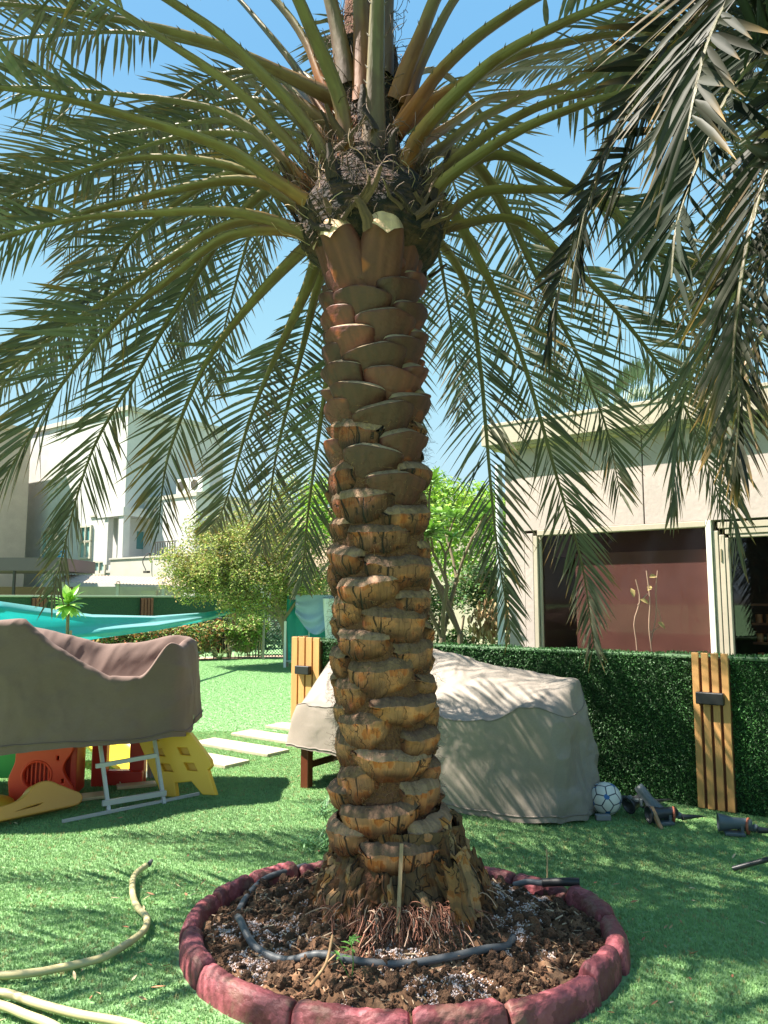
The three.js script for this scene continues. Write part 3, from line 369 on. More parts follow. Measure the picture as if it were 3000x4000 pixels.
  // fronds
  const F = [
    [-62, 0.22, 3.64, 0.37, 3.84, 0.57, 3.99, 0.75, 4.11, 0.99, 4.20],
    [-75, 0.32, 3.66, 0.49, 3.83, 0.72, 4.02, 1.05, 4.20, 1.27, 4.32],
    [-115, 0.29, 4.11, 0.45, 4.39, 0.64, 4.66, 0.86, 4.95],
    [-85, 0.49, 4.19, 0.73, 4.29, 1.03, 4.37, 1.43, 4.43, 1.81, 4.46],
    [-105, 0.45, 4.17, 0.67, 4.36, 0.81, 4.47, 1.40, 4.70, 1.87, 4.77, 2.36, 4.81],
    [-58, 0.40, 3.42, 0.52, 3.46, 0.76, 3.54, 1.17, 3.55, 1.46, 3.54, 1.71, 3.50],
    [-95, 0.45, 3.77, 0.56, 3.89, 0.75, 4.02, 1.00, 4.10, 1.38, 4.17, 1.78, 4.23],
    [-90, 0.46, 3.55, 0.54, 3.61, 0.72, 3.70, 1.20, 3.75, 1.55, 3.66, 1.90, 3.53],
    [-118, 0.55, 3.89, 0.66, 4.03, 0.93, 4.22, 1.36, 4.30, 1.91, 4.37, 2.61, 4.32],
    [-105, 0.48, 3.78, 0.58, 3.92, 0.80, 4.01, 1.14, 4.04, 1.52, 3.99, 2.23, 3.81],
    [-80, 0.38, 3.33, 0.59, 3.38, 0.81, 3.38, 1.03, 3.35, 1.35, 3.30, 1.76, 3.16],
    [-90, 0.45, 3.56, 0.54, 3.60, 0.72, 3.61, 1.19, 3.50, 1.51, 3.40, 1.89, 3.25],
    [-112, 0.55, 3.69, 0.78, 3.83, 0.96, 3.83, 1.61, 3.53, 1.75, 3.25, 2.15, 3.09],
    [-100, 0.44, 3.40, 0.60, 3.46, 0.82, 3.43, 1.05, 3.31, 1.69, 2.96, 2.07, 2.71],
    [-95, 0.39, 3.36, 0.73, 3.34, 1.04, 3.11, 1.26, 2.93, 1.53, 2.62, 1.87, 2.01],
    [-122, 0.63, 3.77, 0.97, 3.63, 1.43, 3.22, 1.72, 2.93, 2.20, 2.44, 2.58, 1.51],
    [-132, 0.39, 3.42, 0.64, 3.36, 1.30, 3.07, 1.56, 2.87, 1.89, 2.45, 1.96, 2.24],
    [-150, 0.57, 3.46, 0.76, 3.32, 1.33, 2.99, 1.70, 2.74, 2.30, 2.15, 2.64, 2.04],
    [-160, 0.86, 3.52, 0.97, 3.46, 1.31, 3.19, 2.12, 2.55, 2.34, 2.19, 2.58, 1.86],
    [-168, 0.3, 3.4, 0.9, 3.3, 1.5, 2.75, 2.0, 2.1, 2.2, 1.62],
    [62, 0.29, 3.35, 0.37, 3.47, 0.57, 3.57, 0.80, 3.64, 1.01, 3.66, 1.22, 3.66],
    [100, 0.37, 3.83, 0.56, 4.00, 0.89, 4.19, 1.23, 4.34, 1.50, 4.43],
    [85, 0.32, 3.61, 0.53, 3.78, 0.77, 3.92, 0.94, 3.98, 1.12, 4.01, 1.29, 4.01],
    [50, 0.23, 3.60, 0.33, 3.73, 0.70, 3.89, 0.88, 3.91, 1.26, 3.88, 1.40, 3.85],
    [90, 0.30, 4.02, 0.44, 4.12, 0.60, 4.22, 0.79, 4.31, 1.09, 4.40, 1.33, 4.44],
    [75, 0.28, 4.03, 0.37, 4.14, 0.55, 4.28, 0.72, 4.37, 0.89, 4.44],
    [130, 0.60, 4.39, 0.96, 4.66, 1.34, 4.88, 1.85, 5.14, 2.27, 5.34],
    [115, 0.48, 4.06, 0.71, 4.26, 0.95, 4.36, 1.28, 4.46, 1.55, 4.48, 1.80, 4.52],
    [100, 0.40, 3.70, 0.68, 3.82, 0.88, 3.77, 1.27, 3.56, 1.36, 3.48, 1.71, 2.94],
    [95, 0.38, 3.44, 0.54, 3.57, 0.79, 3.61, 1.22, 3.58, 1.46, 3.34, 1.71, 3.20],
    [112, 0.39, 3.43, 0.84, 3.57, 1.14, 3.43, 1.67, 3.01, 1.99, 2.64, 2.26, 2.03],
    [130, 0.71, 4.01, 0.96, 3.86, 1.29, 3.44, 1.62, 3.05, 1.90, 2.59, 2.02, 2.16],
    [138, 0.63, 3.73, 0.90, 3.54, 1.31, 3.12, 1.79, 2.24, 2.05, 1.73, 2.18, 1.17],
    [152, 0.71, 3.64, 1.22, 3.52, 1.45, 3.01, 1.52, 2.65, 1.66, 1.93, 1.89, 1.27],
    [-30, 0.17, 3.40, 0.21, 3.61, 0.26, 3.85, 0.37, 3.98, 0.53, 4.10, 0.63, 4.18],
    [60, 0.15, 3.98, 0.21, 4.13, 0.29, 4.28, 0.39, 4.48],
    [80, 0.19, 3.97, 0.23, 4.14, 0.32, 4.34, 0.46, 4.58],
    [-100, 0.24, 4.17, 0.32, 4.39, 0.43, 4.58],
    // upright stalks at the heart and the hidden side of the crown
    [8, 0.17, 3.62, 0.22, 3.9, 0.3, 4.25, 0.44, 4.6],
    [-12, 0.13, 3.95, 0.16, 4.2, 0.22, 4.5, 0.32, 4.9],
    [30, 0.13, 4.1, 0.16, 4.4, 0.2, 4.7, 0.3, 5.1],
    [-50, 0.15, 4.05, 0.2, 4.3, 0.3, 4.6, 0.45, 4.95],
    [175, 0.3, 3.6, 0.6, 3.9, 1.0, 4.0, 1.5, 3.8],
    [165, 0.25, 4.0, 0.5, 4.4, 0.9, 4.7, 1.4, 4.8],
    [-140, 0.3, 3.8, 0.6, 4.15, 1.0, 4.35, 1.6, 4.3],
    [-170, 0.2, 4.2, 0.4, 4.7, 0.7, 5.1, 1.2, 5.3],
    [163, 0.3, 3.7, 0.8, 4.1, 1.5, 4.1, 2.2, 3.7, 2.8, 3.1], [178, 0.3, 3.6, 0.8, 3.95, 1.5, 3.9, 2.3, 3.4], [-172, 0.3, 3.8, 0.8, 4.3, 1.5, 4.4, 2.3, 4.0], [145, 0.3, 3.8, 0.8, 4.2, 1.5, 4.2, 2.2, 3.8], [150, 0.25, 4.1, 0.6, 4.6, 1.2, 4.8, 2.0, 4.6], [-138, 0.3, 4.0, 0.8, 4.6, 1.6, 4.9, 2.5, 4.5, 3.2, 3.7], [-129, 0.3, 3.9, 0.8, 4.4, 1.6, 4.6, 2.5, 4.2, 3.2, 3.5], [-147, 0.3, 4.1, 0.8, 4.7, 1.6, 5.0, 2.5, 4.7, 3.2, 4.0], [-128, 0.3, 4.0, 0.7, 4.5, 1.3, 4.7, 2.1, 4.4], [-158, 0.25, 4.1, 0.6, 4.6, 1.2, 4.85, 2.0, 4.7], [-143, 0.25, 3.9, 0.7, 4.4, 1.4, 4.6, 2.2, 4.3], [-150, 0.3, 3.9, 0.8, 4.3, 1.5, 4.3, 2.2, 3.8],  // extra rear fronds, added to throw shade on hedge wall and grey cover
  ];
  const LEN = { 14: 2.5, 15: 3.4, 16: 2.65, 17: 2.9, 18: 2.8, 19: 2.9, 30: 2.95, 31: 2.6, 32: 3.05, 33: 2.9, 26: 3.1 };
  const DRY = { 14: 0.5, 16: 0.9, 13: 0.2, 30: 0.4 }, START = { 32: 1.0, 14: 1.15, 13: 1.15 };
  F.forEach(([az, ...p], k) => frond(palm, axis(3.5), az, p, LEN[k] || (p[p.length - 2] > 3 ? 4.3 : k < 14 ? rr(3.7, 4.2) : rr(2.9, 3.3)), { density: k > 45 ? 0.85 : 1, dry: DRY[k] || 0, leafStart: START[k] || (k < 13 || k > 33 ? rr(1.25, 1.5) : rr(1.05, 1.25)), drop: k < 14 ? rr(0.3, 0.5) : rr(0.55, 0.85) }));
}
// a second palm outside the right edge, whose near fronds hang into the view
{
  const p2 = thing('date_palm', 'neighbouring palm at the right edge with large dark fronds hanging close to the viewer', 'palm tree');
  const ax = V(2.7, 0, -2.6);
  part('trunk', grid(24, 60, (u, v) => { const y = v * 3.6, a = u * 6.2832, R = 0.24 * (1 + 0.12 * (fbm(u * 8, y * 9, 3, 3, 8) - 0.5)) * (y < 0.3 ? 1.5 - y * 1.6 : 1); return V(ax.x + Math.sin(a) * R, y, ax.z + Math.cos(a) * R); }, { uv: (u, v) => [u * 4, v * 9] }), mat([0.6, 0.5, 0.42], 0.95, { map: T.old, bumpMap: T.oldBump, bumpScale: 0.03 }), p2);
  frond(p2, ax, -75, [0.16, 3.4, 0.5, 3.75, 0.95, 3.75, 1.3, 3.52, 1.56, 3.23, 1.74, 3.0, 1.86, 2.77, 1.95, 2.56, 1.97, 2.45], 2.7, { single: true, scale: 1.15, leafStart: 0.8, base: 0.1, density: 1.5 });
  frond(p2, ax, -70, [0.16, 3.5, 0.5, 3.95, 0.95, 4.0, 1.3, 3.8, 1.62, 3.5, 1.85, 3.2, 2.0, 2.95], 2.85, { scale: 1.15, leafStart: 0.8, density: 1.4 });
  frond(p2, ax, -84, [0.16, 3.3, 0.5, 3.6, 0.9, 3.6, 1.2, 3.3, 1.42, 2.95, 1.52, 2.65, 1.58, 2.35], 2.5, { scale: 1.15, leafStart: 0.75, density: 1.4 });
  frond(p2, ax, -100, [0.16, 3.5, 0.5, 4.0, 0.95, 4.15, 1.4, 3.9, 1.7, 3.5, 1.9, 3.1], 2.9, { scale: 1.15, leafStart: 0.8, density: 1.3 });
  frond(p2, ax, -93, [0.16, 3.2, 0.5, 3.5, 0.85, 3.4, 1.1, 3.1, 1.27, 2.78, 1.35, 2.55, 1.41, 2.3, 1.43, 2.1], 2.4, { scale: 1.15, leafStart: 0.7, base: 0.1, dry: 0.3, density: 1.4 });
  frond(p2, ax, -110, [0.16, 3.3, 0.5, 3.8, 0.95, 3.9, 1.4, 3.7, 1.8, 3.3], 2.9, { scale: 1.05, leafStart: 0.9 });
  frond(p2, ax, -60, [0.16, 3.5, 0.45, 4.0, 0.8, 4.2, 1.2, 4.05, 1.6, 3.6], 2.7, { scale: 1.05, leafStart: 0.9 });
  frond(p2, ax, -130, [0.16, 3.2, 0.5, 3.5, 1.0, 3.3, 1.4, 2.9], 2.6, { leafStart: 0.9 });
  for (const [az, r] of [[-30, 0.3], [20, 0.2], [70, 0.3], [120, 0.25], [170, 0.3], [-160, 0.4]]) frond(p2, ax, az, [0.16, 3.5, 0.5, 3.9 + r, 1.0, 4.0 + r, 1.6, 3.7 + r], 3, { leafStart: 0.9, density: 0.7 });
  frond(p2, ax, -92, [0.4, 2.95, 0.8, 2.85, 1.2, 2.6, 1.41, 2.36, 1.425, 2.2, 1.4, 2.0], 1.6, { bare: true, name: 'dry_stalk', base: 0.07 });
}

// ------------------------------------------------------------------ planted ring: soil, bricks, pipe
{
  const h0 = (x, z) => { const d = Math.hypot((x - BED[0]) / RX, (z - BED[1]) / RZ); const dt = Math.hypot(x - 0.03, z + 3.66); return 0.045 + 0.09 * (1 - smooth(dt, 0.38, 0.85)) + 0.11 * (fbm(x * 8, z * 8, 3, 5) - 0.5) + 0.045 * (fbm(x * 26, z * 26, 9, 3) - 0.5) - (d > 0.9 ? (d - 0.9) * 0.25 : 0); };
  const soilM = mat([1, 1, 1], 0.95, { map: T.soil, bumpMap: T.noise, bumpScale: 0.012 });
  const g = grid(260, 100, (u, v) => { const a = u * 2 * Math.PI, x = BED[0] + Math.sin(a) * RX * v, z = BED[1] + Math.cos(a) * RZ * v; return V(x, h0(x, z), z); }, { uv: (u, v, p) => [p.x * 1.7, p.z * 1.7] });
  struct('soil', g, soilM);
  const lump = new THREE.IcosahedronGeometry(1, 2); { const p = lump.attributes.position; for (let i = 0; i < p.count; i++) { const v = V(p.getX(i), p.getY(i), p.getZ(i)); const k = 0.35 + 1.2 * fbm(v.x * 2.2 + 5, v.y * 2.2 + 3, v.z * 2.2, 4); p.setXYZ(i, v.x * k, v.y * k * 0.75, v.z * k); } lump.computeVertexNormals(); }
  const clods = [], perl = [], chips = [];
  for (let i = 0; i < 5000; i++) { const a = rr(0, 6.28), r = Math.sqrt(rnd()) * 0.96, x = BED[0] + Math.sin(a) * RX * r, z = BED[1] + Math.cos(a) * RZ * r; const s = rnd() < 0.05 ? rr(0.018, 0.034) : rr(0.003, 0.014), k = rr(0.5, 1.5); clods.push({ p: V(x, h0(x, z) + s * 0.3, z), q: Q(rr(0, 6), rr(0, 6), rr(0, 6)), s, c: [0.13 * k, 0.066 * k, 0.034 * k] }); }
  for (let i = 0; i < 60000 && perl.length < 15000; i++) { const a = rr(0, 6.28), r = Math.sqrt(rnd()) * 0.9, x = BED[0] + Math.sin(a) * RX * r, z = BED[1] + Math.cos(a) * RZ * r; const n = fbm(x * 6, z * 6, 21, 3); if (n < 0.56 || rnd() > (n - 0.55) * 12) continue; const s = rr(0.0016, 0.0042); perl.push({ p: V(x, h0(x, z) + s * 0.7, z), s, c: rnd() < 0.7 ? [0.62, 0.52, 0.5] : [0.45, 0.3, 0.24] }); }
  for (let i = 0; i < 1400; i++) { const a = rr(0, 6.28), r = Math.sqrt(rnd()) * 0.93, x = BED[0] + Math.sin(a) * RX * r, z = BED[1] + Math.cos(a) * RZ * r, k = rr(0.5, 1.3); chips.push({ p: V(x, h0(x, z) + 0.006, z), q: Q(rr(-0.5, 0.5), rr(0, 6.28), rr(-0.5, 0.5)), s: V(rr(0.4, 1.2), rr(0.5, 1), rr(0.5, 1.6)), c: pick([[0.35, 0.22, 0.12], [0.25, 0.12, 0.07], [0.45, 0.33, 0.22]]).map((v) => v * k) }); }
  instances('soil_clods', lump, mat([1, 1, 1], 0.95, { bumpMap: T.noise, bumpScale: 0.01 }), clods).userData.label = 'loose clods of brown earth inside the red ring';
  instances('perlite_granules', new THREE.IcosahedronGeometry(1, 0), mat([1, 1, 1], 0.7), perl).userData.label = 'pale fertiliser granules strewn over the soil';
  instances('wood_chips', new THREE.BoxGeometry(0.006, 0.003, 0.04), mat([1, 1, 1], 0.9), chips).userData.label = 'dry chips and straw lying on the soil';
  // painted kerb pieces
  const ringT = thing('planter_ring', 'ring of rounded dark red painted kerb pieces around the palm', 'planter', [BED[0], 0, BED[1]]);
  const paintM = [[0.95, 0.9, 0.85], [1.1, 1.0, 0.95], [0.82, 0.76, 0.72]].map((c) => mat(c, 0.62, { map: T.paint, bumpMap: T.noise, bumpScale: 0.006 }));
  const cuts = [0.02, 0.38, 0.86, 1.16, 1.62, 2.02, 2.42, 2.78, 3.1, 3.42, 3.78, 4.1, 4.42, 4.85, 5.3, 5.85];
  cuts.forEach((a0, k) => {
    const a1 = (k + 1 < cuts.length ? cuts[k + 1] : cuts[0] + 2 * Math.PI) - 0.012, sd = k * 7.3, low = a0 > 1.9 && a0 < 2.5 ? 0.03 : 0, hh = 0.115 - low + rr(-0.012, 0.012), ww = rr(0.046, 0.053), shift = rr(-0.012, 0.012);
    const n = 40, pr = 22;
    const g = grid(pr, n, (u, v) => {
      const vv = clamp((v * n - 1) / (n - 2), 0, 1), end = v === 0 || v === 1, a = lerp(a0, a1, vv), ph = u * Math.PI; const edge = 1 - 0.14 * (Math.pow(1 - Math.min(1, vv * 9), 2) + Math.pow(1 - Math.min(1, (1 - vv) * 9), 2));
      const k2 = end ? 0.02 : edge, nx = Math.cos(ph), ny = Math.sin(ph), bump = 1 + 0.2 * (fbm(nx * 1.5 + sd, vv * 6, ny * 1.5, 4) - 0.5) + 0.12 * (fbm(nx * 6 + sd, vv * 22, ny * 6, 3) - 0.5);
      const off = Math.sign(nx) * Math.pow(Math.abs(nx), 0.75) * ww * k2 * bump + shift, y = Math.pow(ny, 0.8) * hh * (end ? 0.55 * 0.3 + 0.2 : edge) * bump - 0.005; return V(Math.sin(a) * (RX + off), y, Math.cos(a) * (RZ + off));
    }, { uv: (u, v) => [u * 0.5 + sd * 0.13, v * (a1 - a0) * 1.6 + sd * 0.31] });
    part('kerb_piece', g, pick(paintM), ringT);
  });
  const rub = (r) => mat([r, r * 1.04, r * 1.12], 0.5);
  const pp = [[-0.42, -4.3], [-0.6, -4.09], [-0.66, -3.86], [-0.66, -3.65], [-0.62, -3.49], [-0.53, -3.34], [-0.39, -3.22], [-0.25, -3.15], [-0.1, -3.13], [0.06, -3.13], [0.25, -3.17], [0.41, -3.25], [0.51, -3.34], [0.56, -3.46]].map(([x, z], i, arr) => [x, i === arr.length - 1 ? h0(x, z) - 0.02 : Math.max(0.085, h0(x, z) + 0.012) + 0.006 * Math.sin(i * 2), z]);
  const pipe = solo('irrigation_pipe', capTube(pp, 0.0155, 90, 12), rub(0.085), 'long grey irrigation pipe curving around the palm on the soil', 'pipe');
  const pp2 = [[0.66, 0.06, -4.09], [0.72, 0.085, -4.06], [0.8, 0.1, -4.0], [0.87, 0.115, -3.97]].map((p) => p);
  const stub = thing('pipe_stub', 'short black and grey pipe end sticking out of the soil at back right', 'pipe');
  part('pipe', capTube(pp2, 0.014, 16), rub(0.16), stub); part('sleeve', capTube([[0.79, 0.1, -4.005], [0.88, 0.117, -3.968], [0.96, 0.12, -3.955]], 0.021, 14), rub(0.015), stub);
  // small weed in front of the pipe
  const weed = thing('weed', 'small green weed with whorled leaves growing in the soil near the front kerb', 'weed', [-0.12, h0(-0.12, -3.04), -3.04]);
  const green = mat([0.12, 0.3, 0.05], 0.5, { transmission: 0.2, thickness: 0 });
  part('stem', [tube([[0, -0.02, 0], [0.005, 0.06, 0.005], [-0.004, 0.13, 0]], 0.0022, 8, 5), tube([[0, -0.02, 0], [-0.03, 0.04, 0.01], [-0.045, 0.07, 0.012]], 0.0018, 8, 5)], green, weed);
  for (let i = 0; i < 14; i++) { const o = part('leaf', leafGeo(0.045, 0.012, 0.4, 0.3), green, weed); o.position.set(i > 9 ? -0.045 : -0.003, i > 9 ? 0.07 : 0.13 - (i % 3) * 0.018, 0); o.rotation.set(-0.3 - rr(0, 0.5), i * 2.4, 0, 'YXZ'); }
  const twig = mat([0.33, 0.2, 0.1], 0.8);
  solo('dry_twig', [tube([[-0.27, 0.1, -2.98], [-0.22, 0.13, -3.08], [-0.2, 0.2, -3.16]], 0.006, 8, 6), tube([[-0.22, 0.13, -3.08], [-0.17, 0.16, -3.12]], 0.004, 6, 6)], twig, 'forked brown twig stuck in the soil left of the weed', 'twig');
  solo('dry_stalk', tube([[0.84, 0.06, -4.14], [0.842, 0.16, -4.14], [0.838, 0.22, -4.135]], 0.004, 6, 5), mat([0.6, 0.42, 0.22], 0.8), 'thin upright straw by the back right kerb', 'twig');
}

// ------------------------------------------------------------------ garden hose, litter, tufts on the turf
{
  const m = mat([0.5, 0.43, 0.22], 0.4);
  const h = thing('garden_hose', 'beige garden hose looping across the turf at bottom left', 'hose');
  const pts = [[-1.31, 0.045, -4.42], [-1.33, 0.04, -4.3], [-1.27, 0.035, -4.07], [-1.18, 0.035, -3.87], [-1.1, 0.035, -3.75], [-1.07, 0.035, -3.61], [-1.1, 0.035, -3.48], [-1.16, 0.035, -3.35], [-1.28, 0.035, -3.27], [-1.39, 0.035, -3.22], [-1.55, 0.035, -3.2], [-1.95, 0.035, -3.3], [-2.2, 0.035, -3.25], [-2.1, 0.035, -3.13], [-1.75, 0.037, -3.1], [-1.43, 0.038, -3.06], [-1.26, 0.038, -2.98], [-1.09, 0.038, -2.91], [-0.85, 0.038, -2.83], [-0.7, 0.038, -2.7], [-0.8, 0.038, -2.6], [-1.0, 0.038, -2.72], [-1.15, 0.038, -2.84], [-1.26, 0.038, -2.9], [-1.42, 0.038, -2.98], [-1.8, 0.038, -3.02]];
  part('tube', capTube(pts, 0.0155, 260, 12), m, h);
  part('nozzle', [new THREE.CylinderGeometry(0.009, 0.014, 0.05, 12).rotateX(-Math.PI / 2 + 0.1).translate(-1.297, 0.05, -4.455)], mat([0.1, 0.1, 0.1], 0.6), h);
  const bits = [], cols = [[0.42, 0.27, 0.13], [0.5, 0.38, 0.22], [0.3, 0.14, 0.07], [0.55, 0.45, 0.3], [0.45, 0.2, 0.1]];
  for (let i = 0; i < 190; i++) { const near = rnd() < 0.5; let x, z; if (near) { const a = rr(0, 6.28), r = rr(1.12, 1.5); x = BED[0] + Math.sin(a) * RX * r; z = BED[1] + Math.cos(a) * RZ * r; } else { z = rr(-2.6, -7.5); x = rr(-0.5, 0.5) * -z; } if (inBed(x, z, 1.1)) continue; const k = rr(0.7, 1.2); bits.push({ p: V(x, rr(0.018, 0.028), z), q: Q(rr(-0.3, 0.3), rr(0, 6.28), rr(-0.5, 0.5)), s: V(rr(0.4, 1.1), 1, rr(0.4, 1.4)), c: pick(cols).map((c) => c * k) }); }
  instances('leaf_litter', leafGeo(0.04, 0.012, 0.5, -0.2), mat([1, 1, 1], 0.8), bits).userData.label = 'scattered dry leaf scraps and straw on the turf';
  const tuft = (name, label, x, z, n, hgt, col) => { const t = thing(name, label, 'plant', [x, 0, z]); const gs = []; for (let i = 0; i < n; i++) { const a = rr(0, 6.28), l = rr(0.5, 1) * hgt, le = rr(0.3, 0.9); const g = leafGeo(l, 0.009, 0.4, 0.5); g.rotateX(-1.45 + le); g.rotateY(a); g.translate(rr(-0.08, 0.08), 0, rr(-0.08, 0.08)); gs.push(g); } part('blades', gs, mat(col, 0.5, { transmission: 0.2, thickness: 0 }), t); };
  tuft('grass_tuft', 'tuft of taller pale green grass at the left foot of the palm behind the ring', -0.42, -4.85, 60, 0.17, [0.11, 0.28, 0.08]);
  tuft('grass_tuft', 'sprig of longer green grass beside the dark wooden bench leg', -0.45, -5.6, 40, 0.2, [0.07, 0.2, 0.06]);
  tuft('dry_grass_tuft', 'yellow dry grass stems behind the pipe stub at back right of the ring', 0.62, -4.16, 16, 0.12, [0.4, 0.3, 0.12]);
}

// ------------------------------------------------------------------ draped covers
// corners front-left, front-right, back-right, back-left as [x, z]; a, b in -1..1 across and towards the front
function drape(c, top, hem, { nu = 320, nv = 90, flare = 0.05, fold = 0.02, waves = 13, wr = 0.012, sd = 1, round = 5 } = {}) {
  const at = (a, b) => { const s = (a + 1) / 2, t = (b + 1) / 2; const F = [lerp(c[0][0], c[1][0], s), lerp(c[0][1], c[1][1], s)], K = [lerp(c[3][0], c[2][0], s), lerp(c[3][1], c[2][1], s)]; return [lerp(K[0], F[0], t), lerp(K[1], F[1], t)]; };
  const f = (u, v) => {
    const th = u * 2 * Math.PI, ca = Math.cos(th), sa = Math.sin(th), k = 1 / Math.pow(Math.pow(Math.abs(ca), round) + Math.pow(Math.abs(sa), round), 1 / round);
    const vt = 0.45; let a, b, y, out = 0;
    if (v < vt) { const r = v / vt; a = ca * k * r; b = sa * k * r; y = top(a, b); }
    else { a = ca * k; b = sa * k; const s = (v - vt) / (1 - vt), y0 = top(a, b), y1 = hem(a, b); y = lerp(y0, y1, s); out = flare * Math.pow(s, 0.7) + fold * s * (fbm(th * waves / 6.28 * 1.0, s * 0.8, sd, 3, Math.round(waves)) - 0.5) * 2; }
    const q = at(a * (1 + out), b * (1 + out)); const rg = (f, o2) => { const k2 = 1 - Math.abs(2 * fbm((q[0] + 0.3 * q[1]) * f + sd, y * f * 0.55 + o2, q[1] * f * 0.7, 3) - 1); return k2 * k2 * k2; }; const n = wr * (fbm(q[0] * 4 + sd, y * 4, q[1] * 4, 4) - 0.5) * 2 + wr * 0.9 * (rg(2.6, 3) - 0.4) + wr * 0.35 * (rg(7, 9) - 0.4);
    return V(q[0] + n, y + n * 0.8, q[1] + n);
  };
  const g = grid(nu, nv, f, { uv: (u, v, p) => [(p.x + p.z * 0.3) * 1.2, (p.y * 1.2 + p.z * 0.4)] });
  const seam = (v, r) => { const pts = []; const mid = f(0.25, 0); for (let i = 0; i < 220; i++) { const p = f(i / 220, v), o = V(p.x - mid.x, 0.12, p.z - mid.z).normalize(); pts.push(p.addScaledVector(o, r * 0.35)); } return tube(pts, r, 600, 5, true); };
  return [g, seam];
}
{
  const cm = mat([0.205, 0.132, 0.112], 0.85, { map: T.cloth, bumpMap: T.weave, bumpScale: 0.0015 });
  const front = (a) => { const t = clamp((a + 1) / 2, 0, 1); return t < 0.37 ? 1.36 : t < 0.7 ? lerp(1.36, 0.93, Math.pow((t - 0.37) / 0.33, 0.9)) : t < 0.82 ? 0.93 : lerp(0.93, 1.19, smooth(t, 0.82, 0.97)); };
  const back = (a) => { const t = (a + 1) / 2; return lerp(1.33, 1.13, smooth(t, 0.2, 0.68)) + 0.06 * smooth(t, 0.75, 0.9); };
  const top = (a, b) => { const t = (b + 1) / 2, edge = Math.pow(Math.abs(b), 6), side = Math.pow(Math.abs(a), 10); const h = lerp(back(a), front(a), smooth(t, 0.1, 0.9)) - 0.36 * smooth(1 - Math.abs(b), 0.07, 0.42) * smooth(1 - Math.abs(a), 0.03, 0.22) * lerp(0.35, 1, smooth(a, -0.5, 0.0)) + 0.015 * Math.sin(a * 9 + b * 4) * (1 - edge); return h - 0.05 * Math.pow(Math.abs(a), 24) - 0.03 * Math.pow(Math.abs(b), 30); };
  const hem = (a, b) => 0.46 + 0.05 * (fbm(a * 2 + 3, b * 2, 5, 2) - 0.5) + (a > 0.9 && b < 0 ? 0.04 : 0);
  const [bg, bs] = drape([[-3.05, -5.08], [-1.56, -5.92], [-1.6, -6.75], [-3.7, -6.5]], top, hem, { sd: 3, waves: 11, fold: 0.025, flare: 0.05, round: 9, wr: 0.02 }); const bc = solo('brown_cover', bg, cm, 'brown tarpaulin cover sagging over the plastic play set at left', 'cover'); part('hem', bs(0.965, 0.006), mat([0.16, 0.105, 0.09], 0.85), bc);
}
{
  const cm = mat([0.29, 0.245, 0.205], 0.66, { map: T.cloth, bumpMap: T.weave, bumpScale: 0.001 });
  const top = (a, b) => { const t = (a + 1) / 2, back = lerp(1.1, 0.9, smooth(t, 0.3, 0.95)) - 0.16 * smooth(t, 0.95, 1.05), arm = lerp(0.66, 0.8, smooth(t, 0.75, 0.98)); const k = smooth(b, -0.9, 0.95); let h = lerp(back, arm, Math.pow(k, 0.8)); h -= 0.1 * Math.pow(Math.abs(a), 20); h += -0.05 * Math.exp(-(((b - 0.35) / 0.35) ** 2)) * (1 - Math.pow(Math.abs(a), 6)) + 0.022 * (fbm(a * 5, b * 3, 8, 4) - 0.5) * 2; h += 0.05 * Math.exp(-(((a - 0.78) / 0.06) ** 2) - ((b - 0.6) / 0.5) ** 2); return h; };
  const hem = (a, b) => { const t = (a + 1) / 2; return lerp(0.3, 0.02, smooth(t, 0.2, 0.62)) + (b < -0.5 ? 0.05 : 0); };
  const [gg, gs2] = drape([[-0.8, -6.42], [1.13, -5.26], [1.56, -5.84], [-0.42, -7.15]], top, hem, { sd: 11, waves: 21, fold: 0.085, flare: 0.075, round: 6, wr: 0.032, nu: 420, nv: 120 }); const gc = solo('grey_cover', gg, cm, 'pale grey cover draped over the garden bench behind the palm', 'cover'); const sm2 = mat([0.2, 0.165, 0.14], 0.8); part('hem', gs2(0.97, 0.006), sm2, gc); part('seam', gs2(0.455, 0.004), sm2, gc);
  const bench = thing('garden_bench', 'dark reddish wooden bench legs showing under the grey cover', 'bench', [-0.62, 0, -6.36], -0.56);
  const w = mat([0.13, 0.035, 0.015], 0.4, { map: T.wood });
  for (const [x, z] of [[0, 0], [0, -0.55], [1.9, -0.2], [1.9, -0.55]]) part('leg', box(0.075, 0.36, 0.07, x, 0, z, 0.006), w, bench);
  part('rail', box(0.03, 0.05, 0.48, 0.0, 0.15, -0.275, 0.004), w, bench); part('rail', box(1.82, 0.05, 0.03, 0.95, 0.17, -0.33, 0.004), w, bench); part('seat', box(1.6, 0.04, 0.3, 1.0, 0.362, -0.4, 0.006), w, bench);
}
